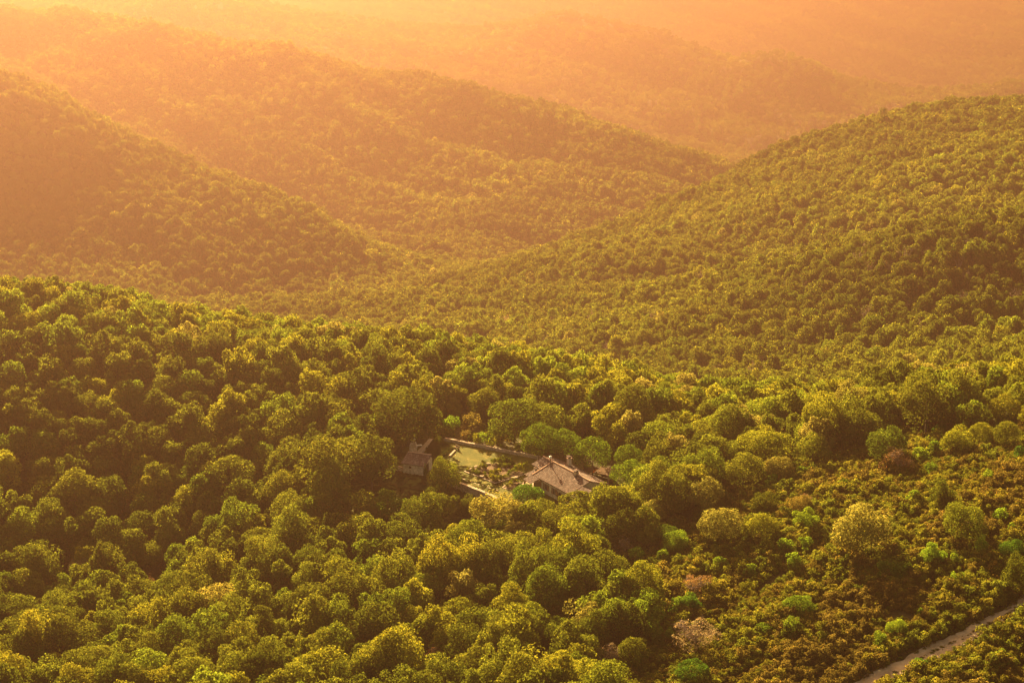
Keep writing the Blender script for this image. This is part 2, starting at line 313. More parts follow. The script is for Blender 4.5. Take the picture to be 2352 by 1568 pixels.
# garden table behind the walkway
tb = empty('garden_table', (*gz(*Z2(1095,470)), 0), .3, 'small white table behind the ruined gable wall', 'table')
MB().box(-.75, .75, -.4, .4, .72, .77).build('tabletop', M['white'], tb)
for sx in (-.6, .6):
    for sy in (-.3, .3): MB().box(sx - .04, sx + .04, sy - .04, sy + .04, 0, .72).build('leg', M['metal'], tb)
bn = empty('garden_bench', (*gz(*Z2(2085,500)), 0), R(-55), 'dark wooden bench on the lawn near the walkway', 'bench')
MB().box(-.8, .8, -.22, .22, .42, .48).build('seat', M['wood'], bn); MB().box(-.8, .8, .2, .26, .55, .95).build('backrest', M['grey_wood'], bn)
for s_ in (-.7, .7): MB().box(s_ - .04, s_ + .04, -.2, .25, 0, .42).build('leg', M['wood'], bn)
wall('ruined_wall', [gz(*Z2(2040,540)), gz(*Z2(1900,690))], .4, -.1, .22, 'short crumbling stone wall stub beside the wooden bench', .06)
# ------------------------------------------------------------------ kitchen garden
bed = [gz(*Z3(360,655)), gz(*Z3(1165,965)), gz(*Z3(1560,850)), gz(*Z3(1960,715)), gz(*Z3(1480,430)), gz(*Z3(1010,440)), gz(*Z3(700,500))]
sheet('garden_soil', bed, 0.06, M['soil'], 'bare brown soil of the kitchen garden bed', 'soil')
wall('bed_edging', [bed[6], bed[0], gz(*Z3(760,800)), bed[1], bed[2], bed[3]], .28, -.1, .10, 'low stone edging around the kitchen garden bed', .05)
bed2 = [gz(*Z3(1350,1080)), gz(*Z3(1560,1120)), gz(*Z3(1900,960)), gz(*Z3(1640,880)), gz(*Z3(1480,980))]
sheet('flower_bed_soil', bed2, 0.06, M['soil'], 'small soil patch of the flower bed beside the porch', 'soil')
wall('flower_bed_edging', [bed2[4], bed2[0], bed2[1]], .22, -.1, .1, 'short curved stone edging of the flower bed by the porch', .04)
for i, (x, y) in enumerate([(350,850), (450,895), (545,930), (635,965), (725,995), (850,1020), (950,1050), (1040,1085), (1130,1115), (1215,1145)]):
    o = MB().prism([(.34 * math.cos(a) * 1.1, .24 * math.sin(a), 0) for a in np.arange(7) * .897], [(.30 * math.cos(a) * 1.1, .21 * math.sin(a), .05) for a in np.arange(7) * .897]).build('stepping_stone', M['stone'], None, (*gz(*Z3(x, y)), .03)); o.rotation_euler.z = i * .9
    tag(o, 'flat pale stepping stone in the lawn above the retaining wall, %s of ten from left' % ['first','second','third','fourth','fifth','sixth','seventh','eighth','ninth','tenth'][i], 'stepping stone', 'stepping stones across the lawn')
def slab_thing(name, p, rz, sx, sy, sz, mat, label, cat):
    o = MB().prism([(-sx, -sy, 0), (sx, -sy * .8, 0), (sx * .9, sy, 0), (-sx * .9, sy, 0)], [(-sx * .9, -sy * .85, sz), (sx * .85, -sy * .7, sz * .9), (sx * .8, sy * .85, sz), (-sx * .8, sy * .9, sz * 1.05)]).build(name, mat, None, (*p, .05)); o.rotation_euler.z = rz; return tag(o, label, cat)
slab_thing('stone_slab', gz(*Z3(1660,830)), .35, 1.0, .35, .3, M['coping'], 'pale stone trough on the right edging of the kitchen garden bed', 'trough')
slab_thing('stone_slab', gz(*Z3(800,800)), -.5, .6, .35, .32, M['coping'], 'pale flat stone on the left edging of the kitchen garden bed', 'stone')
slab_thing('stone_slab', gz(*Z3(975,470)), .3, .6, .3, .32, M['coping'], 'pale flat stone at the back corner of the kitchen garden bed', 'stone')

# ------------------------------------------------------------------ farmhouse
r0, r1 = at_z(*K(*Z1(810,325)), 4.9), at_z(*K(*Z1(1640,762)), 4.9)
HA = math.atan2(r1[1] - r0[1], r1[0] - r0[0]); HL = math.hypot(r1[0] - r0[0], r1[1] - r0[1])
house = empty('farmhouse', (r0[0], r0[1], 0), HA, 'long stone farmhouse with red-brown tiled roofs at the edge of the lawn', 'house')
HR, HE, WN, WF = 4.9, 3.05, 5.3, 5.0      # ridge, eaves, near (left) width, far width
def gable_wall(b, x0, x1, y0, y1, yr, ze0, ze1, zr, zb=-1.0):
    p = [(y0, zb), (y1, zb), (y1, ze1), (yr, zr), (y0, ze0)]; b.prism([(x0, y, z) for y, z in p], [(x1, y, z) for y, z in p])
def zroof(y): return HR - (HR - HE) * (-y / WN if y < 0 else y / WN)
T_ = .16
b = MB(); gable_wall(b, .25, HL - .25, -WN + .45, WF - .45, 0, zroof(-WN + .45) - T_ - .02, zroof(WF - .45) - T_ - .02, HR - T_ - .02); b.build('wall', M['pale_stone'], house)
roof = MB().slab([(0, -WN, zroof(-WN)), (HL, -WN, zroof(-WN)), (HL, 0, HR), (0, 0, HR)], T_).slab([(HL, WF, zroof(WF)), (0, WF, zroof(WF)), (0, .004, HR), (HL, .004, HR)], T_).build('roof', M['tile'], house)
b = MB()
for i in range(int(HL / .5)):
    b.cyl((i * .5, 0, HR + .0), (i * .5 + .48, 0, HR + .02), .17, .15, 8)
b.build('ridge_tile', M['ridge_tile'], roof)
b = MB().prism([(-.02, -WN, zroof(-WN) + .01), (.22, -WN, zroof(-WN) + .01), (.22, -.2, HR - .06), (-.02, -.2, HR - .06)], [(-.02, -WN, zroof(-WN) + .1), (.22, -WN, zroof(-WN) + .1), (.22, -.2, HR + .05), (-.02, -.2, HR + .05)]); b.build('verge_tile', M['ridge_tile'], roof)
# rear block
b = MB(); gable_wall(b, -3.3, .22, -2.7, 3.6, 0, 3.75, 3.45, 4.72); b.build('wall', M['pale_stone'], house)
q = MB().slab([(-3.6, -3.1, 3.80), (-.03, -3.1, 3.80), (-.03, 0, HR), (-3.6, 0, HR)], T_).slab([(-.03, 4.0, 3.5), (-3.6, 4.0, 3.5), (-3.6, .004, HR), (-.03, .004, HR)], T_).build('roof', M['tile'], house)
b = MB()
for i in range(7): b.cyl((-3.6 + i * .5, 0, HR), (-3.12 + i * .5, 0, HR + .02), .17, .15, 8)
b.build('ridge_tile', M['ridge_tile'], q)
MB().slab([(-2.6, -5.6, 2.35), (.1, -5.6, 2.35), (.1, -2.75, 2.85), (-2.6, -2.75, 2.85)], .1).build('lean_to_roof', M['tile'], house)
for x, y in ((-2.45, -5.4), (-.1, -5.55)): MB().box(x - .08, x + .08, y - .08, y + .08, -.05, 2.28).build('post', M['wood'], house)
# annex at the near gable
def za(y): return 4.15 - .36 * abs(y + 2.05)
b = MB(); gable_wall(b, HL - .24, HL + 3.1, -5.0, -1.1, -2.05, za(-5.0) - .2, za(-1.1) - .2, 3.93, -1.6); b.build('wall', M['pale_stone'], house)
MB().slab([(HL - 1.7, -2.05, 4.15), (HL + 3.4, -2.05, 4.15), (HL + 3.4, -.7, za(-.7)), (HL - .02, -.7, za(-.7))][::-1], .15).slab([(HL - .02, -5.3, za(-5.3)), (HL + 3.4, -5.3, za(-5.3)), (HL + 3.4, -2.054, 4.15), (HL - 1.7, -2.054, 4.15)], .15).build('roof', M['tile'], house)
# porch on the left corner
pr = MB().slab([(-.1, -7.6, 2.45), (2.9, -7.6, 2.45), (2.9, -5.35, 3.0), (-.1, -5.35, 3.0)], .12).build('porch_roof', M['tile'], house)
for x in (.1, 2.7): MB().box(x - .1, x + .1, -7.45, -7.25, -.1, 2.36).build('post', M['stone'], house)
MB().box(.6, 1.8, -WN + .40, -WN + .47, 0, 2.2).build('door', M['shutter'], house)
MB().box(2.95, 3.05, -6.9, -5.0, -.3, 2.5).build('porch_panel', M['shutter'], house)
# windows and doors on the long wall
YW = -WN + .45
def window(x, z0, wd, ht, face='long', opn=True):
    o = empty('window', (x, YW, z0), 0) if face == 'long' else empty('window', (HL - .25, x, z0), R(90))
    o.parent = house
    MB().box(-wd / 2, wd / 2, -.03, .05, 0, ht).build('pane', M['dark'], o)
    f = MB(); t = .09
    f.box(-wd / 2 - t, wd / 2 + t, -.1, .02, ht, ht + t).box(-wd / 2 - t - .06, wd / 2 + t + .06, -.16, .02, -t, 0).box(-wd / 2 - t, -wd / 2, -.09, .02, 0, ht).box(wd / 2, wd / 2 + t, -.09, .02, 0, ht).box(-.03, .03, -.07, .0, 0, ht); f.build('frame', M['plaster'], o)
    if opn:
        for s_ in (-1, 1): MB().box(*(sorted((s_ * (wd / 2 + .1), s_ * (wd + .02)))), -.13, -.07, .0, ht).build('shutter', M['shutter'], o)
window(4.75, .95, 1.0, 1.35); window(7.85, .95, 1.0, 1.35); window(1.75, 1.9, .55, .6, 'gable', False); window(13.6, 1.0, .9, 1.2)
d_ = MB().box(9.55, 10.55, YW - .04, YW + .04, -.3, 2.05).build('door', M['dark'], house); d2 = MB().box(9.05, 9.5, YW - .16, YW - .1, -.25, 2.0).box(10.6, 11.05, YW - .16, YW - .1, -.25, 2.0).build('shutter', M['shutter'], d_)
MB().box(9.3, 9.55, YW - .06, YW + .03, -.3, 2.2).box(10.55, 10.8, YW - .06, YW + .03, -.3, 2.2).box(9.3, 10.8, YW - .07, YW + .03, 2.05, 2.3).build('door_frame', M['plaster'], house)
# chimneys, flue, skylight
ch = MB().box(.9, 1.7, 3.0, 3.7, 3.2, 5.35).build('chimney', M['plaster'], house); MB().box(.78, 1.82, 2.88, 3.82, 5.352, 5.47).build('chimney_cap', M['ridge_tile'], ch)
MB().box(1.0, 1.6, 3.1, 3.6, 5.47, 5.7).build('vent', M['dark'], ch); MB().slab([(.8, 2.9, 5.75), (1.8, 2.9, 5.75), (1.8, 3.35, 5.95), (.8, 3.35, 5.95)], .08).slab([(1.8, 3.8, 5.75), (.8, 3.8, 5.75), (.8, 3.354, 5.95), (1.8, 3.354, 5.95)], .08).build('hood', M['tile'], ch)
cx = HL * .63
ch = MB().box(cx - .45, cx + .45, -.55, .4, 4.2, 5.35).build('chimney', M['stone'], house); MB().box(cx - .35, cx + .35, -.45, .3, 5.35, 5.6).build('vent', M['dark'], ch)
MB().slab([(cx - .55, -.65, 5.62), (cx + .55, -.65, 5.62), (cx + .55, -.075, 5.85), (cx - .55, -.075, 5.85)], .08).slab([(cx + .55, .5, 5.62), (cx - .55, .5, 5.62), (cx - .55, -.07, 5.85), (cx + .55, -.07, 5.85)], .08).build('hood', M['tile'], ch)
fl = MB().cyl((.75, -1.1, 4.3), (.75, -1.1, 6.2), .10).build('flue_pipe', M['metal'], house); MB().cyl((.75, -1.1, 6.2), (.75, -1.1, 6.5), .34, .26, 10).cyl((.75, -1.1, 6.5), (.75, -1.1, 6.62), .30, .05, 10).build('flue_cap', M['white'], fl)
s0, s1 = 1.7, 2.5
sk = MB().prism([(5.2, s0, zroof(s0) + .02), (5.9, s0, zroof(s0) + .02), (5.9, s1, zroof(s1) + .02), (5.2, s1, zroof(s1) + .02)], [(5.2, s0, zroof(s0) + .08), (5.9, s0, zroof(s0) + .08), (5.9, s1, zroof(s1) + .08), (5.2, s1, zroof(s1) + .08)]).build('skylight', M['glass'], house)
# low porch wall with planter
wall('porch_wall', [gz(*Z1(130,905)), gz(*Z1(330,905))], .4, -.2, .7, 'low pale wall in front of the farmhouse porch', .08)
pl = empty('planter', (*gz(*Z1(215,900), .1), .0), .2, 'terracotta planter standing by the low porch wall', 'planter'); MB().prism([(-.3, -.3, 0), (.3, -.3, 0), (.3, .3, 0), (-.3, .3, 0)], [(-.38, -.38, .8), (.38, -.38, .8), (.38, .38, .8), (-.38, .38, .8)]).build('pot', M['ridge_tile'], pl); MB().box(-.3, .3, -.3, .3, .8, .84).build('soil', M['soil'], pl)
sheet('paving', [gz(*Z1(0,850)), gz(*Z1(120,910)), gz(*Z1(420,940)), gz(*Z1(420,780)), gz(*Z1(180,780))], .06, M['coping'], 'pale stone paving around the farmhouse porch', 'paving')
# ------------------------------------------------------------------ wooden shelter behind the house
sh = empty('wooden_shelter', (*gz(*Z1(1985,745)), 0), R(-35), 'open wooden shelter with a grey board roof behind the farmhouse', 'shelter'); sh.scale = (.8, .8, .9)
MB().slab([(-2.6, -1.9, 2.15), (2.0, -1.9, 2.15), (2.0, 1.9, 2.75), (-2.6, 1.9, 2.75)], .1).build('roof', M['wood'], sh)
for x, y in ((-2.4, -1.7), (1.8, -1.7), (-2.4, 1.7), (1.8, 1.7)): MB().box(x - .09, x + .09, y - .09, y + .09, -.05, 2.1 + (y + 1.9) * .157).build('post', M['grey_wood'], sh)
MB().box(-2.3, 1.7, 1.74, 1.8, 0, 2.4).build('back_panel', M['wood'], sh); MB().box(1.74, 1.8, -1.6, 1.6, 0, 1.0).build('side_panel', M['wood'], sh)
wf = empty('eaves_shade_fence', (*gz(*Z1(1480,545)), 0), 0, 'dark board fence added for the eaves shadow between farmhouse and wooden shelter', 'fence')  # dark boards stand in for the shadow under the eaves
e_ = Vector((*gz(*Z1(1880,640)), 0)) - wf.location; wf.rotation_euler.z = math.atan2(e_.y, e_.x); l_ = e_.length
b = MB(); k_ = 0.0
while k_ < l_: b.box(k_, k_ + .14, 0, .03, .1, 1.75); k_ += .16
b.build('board_panel', M['wood'], wf)
for i in range(5): MB().box(l_ * i / 4 - .06, l_ * i / 4 + .06, .03, .15, -.1, 1.85).build('post', M['wood'], wf)
for (x, y, z_, mt, lb) in ((1722, 600, 0, 'orange', 'orange cushioned garden chair under the eaves behind the farmhouse'), (1812, 640, 0, 'yellow', 'yellow cushioned garden chair beside the orange one behind the farmhouse')):
    c = empty('garden_chair', (*gz(*Z1(x, y)), 0), R(200), lb, 'chair')
    MB().box(-.36, .36, -.34, .34, .36, .52).build('seat', M[mt], c); MB().prism([(-.36, .26, .5), (.36, .26, .5), (.36, .36, .5), (-.36, .36, .5)], [(-.34, .46, 1.2), (.34, .46, 1.2), (.34, .56, 1.2), (-.34, .56, 1.2)]).build('backrest', M[mt], c)
    for sx in (-.3, .3):
        for sy in (-.28, .28): MB().box(sx - .03, sx + .03, sy - .03, sy + .03, 0, .36).build('leg', M['wood'], c)
ra = empty('railing', (*gz(1570,1186), 0), R(-25), 'dark wooden post and rail fence in the shade right of the pines', 'fence')
for i in range(5): MB().box(i * 1.3 - .05, i * 1.3 + .05, -.05, .05, -.1, 1.15).build('post', M['wood'], ra)
for z_ in (.5, .95): MB().box(0, 5.2, -.085, -.052, z_, z_ + .1).build('rail', M['wood'], ra)
hp = gt(1452,1041)
hu = empty('garden_hut', (*hp, hz(*hp) - .05), R(20), 'tiny brown wooden hut among the trees behind the stone pines', 'hut')
MB().box(-.8, .8, -.7, .7, 0, 2.0).build('wall', M['wood'], hu); MB().slab([(-1, -1, 2.0), (1, -1, 2.0), (1, 1, 2.5), (-1, 1, 2.5)], .08).build('roof', M['grey_wood'], hu); MB().box(-.35, .35, -.74, -.71, .05, 1.8).build('door', M['shutter'], hu)
# ------------------------------------------------------------------ stone shed
a0, a1 = gz(*Z2(690,1112)), gz(*Z2(1235,1185)); SA = math.atan2(a1[1] - a0[1], a1[0] - a0[0]); SL = math.hypot(a1[0] - a0[0], a1[1] - a0[1])
shed = empty('stone_shed', (a0[0], a0[1], 0), SA, 'small stone shed with a tiled roof at the left end of the lawn', 'shed'); SW = 4.6
b = MB(); p = [(0, -1.6), (SW, -1.6), (SW, 2.35), (SW * .8, 3.35), (0, 2.3)]; b.prism([(0, y, z) for y, z in p], [(SL, y, z) for y, z in p]); b.build('wall', M['pale_stone'], shed)
srf = MB().slab([(-.35, -.4, 2.38), (SL + .3, -.4, 2.38), (SL + .3, SW * .8, 3.56), (-.35, SW * .8, 3.56)], .14).slab([(SL + .3, SW + .3, 2.4), (-.35, SW + .3, 2.4), (-.35, SW * .8 + .004, 3.56), (SL + .3, SW * .8 + .004, 3.56)], .14).build('roof', M['tile'], shed)
b = MB()
for i in range(int((SL + .6) / .45)): b.cyl((-.3 + i * .45, SW * .8, 3.56), (.13 + i * .45, SW * .8, 3.58), .15, .13, 8)
b.build('ridge_tile', M['ridge_tile'], srf)
MB().box(1.35, 1.9, -.02, .05, 1.25, 1.8).build('window', M['dark'], shed)
MB().box(SL - .03, SL + .025, 1.0, 2.5, -.3, 2.1).build('doorway', M['dark'], shed); MB().box(SL, SL + .04, .75, 1.0, -.3, 2.2).box(SL, SL + .04, 2.5, 2.75, -.3, 2.2).box(SL, SL + .05, .75, 2.75, 2.1, 2.3).build('door_frame', M['coping'], shed)
wall('shed_plinth', [gz(*Z2(650,1195), -.3), gz(*Z2(1250,1270), -.3)], .9, -1.9, -.22, 'low stone plinth along the foot of the shed front', .08, 'plinth')
wall('side_wall', [gz(*Z2(255,1060), -.4), gz(*Z2(680,1100), -.2)], .45, -1.7, 1.0, 'dark stone wall running left from the shed under the oak', .08)
wall('gate_pillar', [gz(*Z2(262,1075), -.4), gz(*Z2(320,1080), -.4)], .6, -1.7, 1.35, 'short white pillar at the left end of the dark side wall', .06, 'pillar')

def meadow(name, poly, reach, mat, label, lift=.05, step=1.0):
    a = np.array(poly); xs = np.arange(a[:, 0].min() - reach, a[:, 0].max() + reach, step); ys = np.arange(a[:, 1].min() - reach, a[:, 1].max() + reach, step); X, Y = np.meshgrid(xs, ys); Z = height(X, Y) + lift
    dd = poly_dist(poly, X, Y) + 1.5 * _ns(X, Y, .35, 2.0); ok = dd < reach; i = np.arange(len(ys) - 1)[:, None] * len(xs) + np.arange(len(xs) - 1)[None]; q = np.stack([i, i + 1, i + len(xs) + 1, i + len(xs)], -1).reshape(-1, 4)
    q = q[ok.ravel()[q].all(1)]; used, inv = np.unique(q, return_inverse=True); V = np.stack([X, Y, Z], -1).reshape(-1, 3)[used]
    tag(link(name, mesh_np(name, V, inv.reshape(-1, 4), 4, [mat], smooth_=True)), label, 'grass', kind='structure')
meadow('clearing', CLEARING, 4.0, M['grass'], 'shaded grassy clearing below the shed and retaining wall')
# ------------------------------------------------------------------ leaf crowns
rng = np.random.default_rng(7); random.seed(7)
def leaves(P, Nrm, size, rg):
    """one small four-cornered leaf tuft at every point"""
    n = len(P); Nrm = Nrm / (np.linalg.norm(Nrm, axis=1, keepdims=True) + 1e-9)
    a = rg.normal(size=(n, 3)); u = np.cross(Nrm, a); u /= np.linalg.norm(u, axis=1, keepdims=True) + 1e-9; v = np.cross(Nrm, u)
    s = (size * rg.uniform(0.6, 1.35, n))[:, None]; b = Nrm * s * 0.22
    V = np.stack([P - u * s * 0.62 - b, P - v * s * 0.42 + b * 0.5, P + u * s * 0.62 - b, P + v * s * 0.42 + b * 0.5], 1).reshape(-1, 3)
    return V, np.arange(4 * n).reshape(n, 4)
def dirs(n, rg, zmin=-0.3):
    z = rg.uniform(zmin, 1, n); a = rg.uniform(0, 2 * math.pi, n); r = np.sqrt(np.maximum(0, 1 - z * z)); return np.stack([r * np.cos(a), r * np.sin(a), z], -1)
def crown(seed, nleaf=2600, nclump=22, leaf=0.05, style='dome'):
    """crown in a unit box: x, y in -0.5..0.5 and z in 0..1"""
    rg = np.random.default_rng(seed); d = dirs(nclump, rg, -0.55)
    rad = rg.uniform(0.62, 1.0, nclump)[:, None]
    c = d * rad * np.array([0.36, 0.36, 0.36]); cr = rg.uniform(0.11, 0.20, nclump)
    if style == 'tall': c *= np.array([0.85, 0.85, 1.15]); c[:, :2] *= (1.0 - 0.35 * np.clip(c[:, 2:] / 0.4, -0.3, 1))
    if style == 'round': cr = rg.uniform(0.10, 0.14, nclump); c = d * 0.37
    if style == 'ragged': cr = rg.uniform(0.08, 0.17, nclump); c = d * rg.uniform(0.45, 1.12, nclump)[:, None] * 0.38
    if style == 'broad': c[:, 2] *= 0.8; c[:, :2] += rg.normal(size=2) * 0.05
    if style == 'pine': c = d * np.array([0.38, 0.38, 0.34]); c[:, 2] = np.where(c[:, 2] < -0.12, -0.12, c[:, 2]); cr = rg.uniform(0.10, 0.14, nclump)
    core = 5; c = np.concatenate([c, rg.normal(size=(core, 3)) * 0.10]); cr = np.concatenate([cr, np.full(core, 0.22)])
    wgt = cr ** 2 * np.where(np.arange(len(cr)) < nclump, 1, 0.35); k = rg.choice(len(cr), nleaf, p=wgt / wgt.sum())
    dd = dirs(nleaf, rg, -0.75); out = c[k] / (np.linalg.norm(c[k], axis=1, keepdims=True) + 0.05)
    dd = dd + out * rg.uniform(0.1, 0.8, nleaf)[:, None]; dd /= np.linalg.norm(dd, axis=1, keepdims=True)
    P = c[k] + dd * (cr[k] * rg.uniform(0.72, 1.08, nleaf))[:, None] * np.array([1, 1, 0.9])
    nr = dd + rg.normal(size=(nleaf, 3)) * 0.42
    lo, hi = np.percentile(P, 0.5, 0), np.percentile(P, 99.5, 0); ctr = (lo + hi) / 2
    P = (P - ctr) / (hi - lo) ; P[:, 2] += 0.5
    return leaves(P, nr, leaf, rg)
def tube(p0, p1, r0, r1, n=5):
    p0, p1 = np.asarray(p0, float), np.asarray(p1, float); d = p1 - p0; d /= np.linalg.norm(d) + 1e-9
    a = np.array([1., 0, 0]) if abs(d[0]) < 0.8 else np.array([0, 1., 0]); u = np.cross(d, a); u /= np.linalg.norm(u); v = np.cross(d, u)
    an = np.arange(n) * 2 * math.pi / n; ring = np.cos(an)[:, None] * u + np.sin(an)[:, None] * v
    V = np.concatenate([p0 + ring * r0, p1 + ring * r1]); i = np.arange(n); j = (i + 1) % n
    return V, np.stack([i, j, n + j, n + i], -1)
def join(parts):
    V, F, o = [], [], 0
    for v, f in parts: V.append(v); F.append(f + o); o += len(v)
    return np.concatenate(V), np.concatenate(F)
def trunk(seed, lean=0.05, limbs=6):
    """trunk with limbs, one unit high in all; the crown starts at about a quarter"""
    rg = np.random.default_rng(seed); pts = [np.array([0, 0, 0.])]; parts = []
    top = np.array([rg.normal() * lean, rg.normal() * lean, 0.86]); K_ = 5
    for i in range(1, K_ + 1):
        f = i / K_; pts.append(top * f + np.array([rg.normal() * 0.012, rg.normal() * 0.012, 0])); parts.append(tube(pts[-2], pts[-1], 0.030 * (1 - 0.75 * (f - 0.2)), 0.030 * (1 - 0.75 * f)))
    for k in range(limbs):
        f = rg.uniform(0.25, 0.8); p = top * f; a = rg.uniform(0, 2 * math.pi); l = rg.uniform(0.2, 0.34)
        q = p + np.array([math.cos(a) * l, math.sin(a) * l, rg.uniform(0.08, 0.2)]); parts.append(tube(p, q, 0.012, 0.005, 4))
    return join(parts)
def bare(seed, ntw=420, broad=0.42):
    """leafless crown with its stem in a unit box: limbs, branches, twigs"""
    rg = np.random.default_rng(seed); parts = [tube((0, 0, -0.12), (0, 0, 0.3), 0.022, 0.016)]
    nodes = []
    for k in range(9):
        a = rg.uniform(0, 2 * math.pi); l = rg.uniform(0.25, broad); q = np.array([math.cos(a) * l, math.sin(a) * l, rg.uniform(0.5, 0.9)])
        if k < 2: q = np.array([rg.normal() * 0.08, rg.normal() * 0.08, 0.95])
        p = np.array([0, 0, rg.uniform(0.0, 0.3)]); parts.append(tube(p, q, 0.012, 0.004, 3))
        for j in range(7):
            f = rg.uniform(0.3, 1); b = p + (q - p) * f; dd = dirs(1, rg, -0.1)[0]; e = b + dd * rg.uniform(0.1, 0.2); parts.append(tube(b, e, 0.005, 0.002, 3)); nodes.append((b, e))
    for k in range(ntw):
        b, e = nodes[rg.integers(len(nodes))]; f = rg.uniform(0.2, 1); s = b + (e - b) * f; dd = dirs(1, rg, -0.2)[0]; parts.append(tube(s, s + dd * rg.uniform(0.05, 0.11), 0.0035, 0.0015, 3))
    return join(parts)
# wood sources -------------------------------------------------------
src = bpy.data.collections.new('woodland_sources')          # not linked to the scene: only instanced by the woodland
def source(name, V, F, mats, midx=None):
    o = bpy.data.objects.new(name, mesh_np(name, V, F, 4, mats, midx)); src.objects.link(o); return o
styles = ['dome', 'broad', 'tall', 'ragged', 'dome', 'round']
def with_trunk(c, seed, h0=0.35):
    V, F = c; tv, tf = trunk(seed, 0.03, 3); tv = tv * np.array([1, 1, 1.1]) - np.array([0, 0, h0]); VV, FF = join([(V, F), (tv, tf)])
    return VV, FF, np.concatenate([np.zeros(len(F), int), np.ones(len(tf), int)])
for i in range(6):                                         # 00-05: fine crowns for the middle distance
    V, F, mi = with_trunk(crown(100 + i, 1100, 20, 0.075, styles[i]), i); source('wood_%02d' % i, V, F, [M['leaf_wood'], M['bark']], mi)
for i in range(6):                                         # 06-11: coarse crowns for the far hills
    V, F, mi = with_trunk(crown(200 + i, 330, 14, 0.13, styles[i]), i); source('wood_%02d' % (6 + i), V, F, [M['leaf_wood'], M['bark']], mi)
for i in range(2):                                         # 12-13: bare
    V, F = bare(300 + i, 200); source('wood_%02d' % (12 + i), V, F, [M['pale_bark']])
for i in range(4):                                         # 14-17: heath bushes
    V, F = crown(400 + i, 420, 12, 0.10, 'ragged' if i % 2 else 'dome'); source('wood_%02d' % (14 + i), V, F, [M['leaf_wood']])
def gn_tree():
    g = bpy.data.node_groups.new('scatter', 'GeometryNodeTree')
    g.interface.new_socket('Geometry', in_out='INPUT', socket_type='NodeSocketGeometry'); g.interface.new_socket('Geometry', in_out='OUTPUT', socket_type='NodeSocketGeometry')
    n = g.nodes; L = g.links; i = n.new('NodeGroupInput'); o = n.new('NodeGroupOutput'); ip = n.new('GeometryNodeInstanceOnPoints')
    ci = n.new('GeometryNodeCollectionInfo'); ci.inputs['Collection'].default_value = src; ci.inputs['Separate Children'].default_value = True; ci.inputs['Reset Children'].default_value = True
    def attr(nm, ty): a = n.new('GeometryNodeInputNamedAttribute'); a.data_type = ty; a.inputs['Name'].default_value = nm; return a.outputs['Attribute']
    L.new(i.outputs[0], ip.inputs['Points']); L.new(ci.outputs[0], ip.inputs['Instance']); ip.inputs['Pick Instance'].default_value = True
    L.new(attr('kind_index', 'INT'), ip.inputs['Instance Index']); L.new(attr('turn', 'FLOAT_VECTOR'), ip.inputs['Rotation']); L.new(attr('size', 'FLOAT_VECTOR'), ip.inputs['Scale'])
    L.new(ip.outputs[0], o.inputs[0]); return g
GN = gn_tree()
def scatter(name, P, idx, rot, size, tint, label, cat):
    me = bpy.data.meshes.new(name); n = len(P); me.vertices.add(n); me.vertices.foreach_set('co', np.asarray(P, np.float32).ravel())
    def put(nm, ty, fld, arr): a = me.attributes.new(nm, ty, 'POINT'); a.data.foreach_set(fld, np.ascontiguousarray(arr).ravel())
    put('kind_index', 'INT', 'value', np.asarray(idx, np.int32)); put('turn', 'FLOAT_VECTOR', 'vector', np.asarray(rot, np.float32)); put('size', 'FLOAT_VECTOR', 'vector', np.asarray(size, np.float32))
    put('tint', 'FLOAT_COLOR', 'color', np.concatenate([tint, np.ones((n, 1))], 1).astype(np.float32))
    o = link(name, me); md = o.modifiers.new('scatter', 'NODES'); md.node_group = GN; return tag(o, label, cat, kind='stuff')
TINT = {   # leaf colours
 'olive': (0.135, 0.155, 0.014), 'dark': (0.080, 0.097, 0.009), 'green': (0.122, 0.165, 0.013), 'bright': (0.185, 0.24, 0.018), 'yellow': (0.215, 0.22, 0.016), 'pine': (0.098, 0.150, 0.010),
 'pale': (0.25, 0.23, 0.045), 'brown': (0.17, 0.13, 0.030), 'silver': (0.22, 0.21, 0.12), 'deep': (0.060, 0.110, 0.010), 'tan': (0.27, 0.20, 0.10), 'rust': (0.21, 0.125, 0.05), 'red': (0.40, 0.07, 0.05)}
def jitter_grid(y0, y1, sp, wid, jit=0.45):
    ys = np.arange(y0, y1, sp); pts = []
    for k, y in enumerate(ys):
        xs = np.arange(-wid * y - 30, wid * y + 30, sp) + (k % 2) * sp / 2; pts.append(np.stack([xs, np.full(len(xs), y)], -1))
    P = np.concatenate(pts); return P + rng.uniform(-jit, jit, P.shape) * sp
def vnoise(X, Y, f, s):
    return np.sin(X * f + s) * np.sin(Y * f * 0.9 + 2 * s) + np.sin(X * f * 2.3 - Y * f * 1.7 + s * 3) * 0.6 + np.sin(Y * f * 3.1 + X * f * 0.8 + s) * 0.4
def tints(n, names, probs, X=None, Y=None):
    T = np.array([TINT[k] for k in names]); c = T[rng.choice(len(names), n, p=probs)] * rng.uniform(0.78, 1.22, (n, 1)); return c
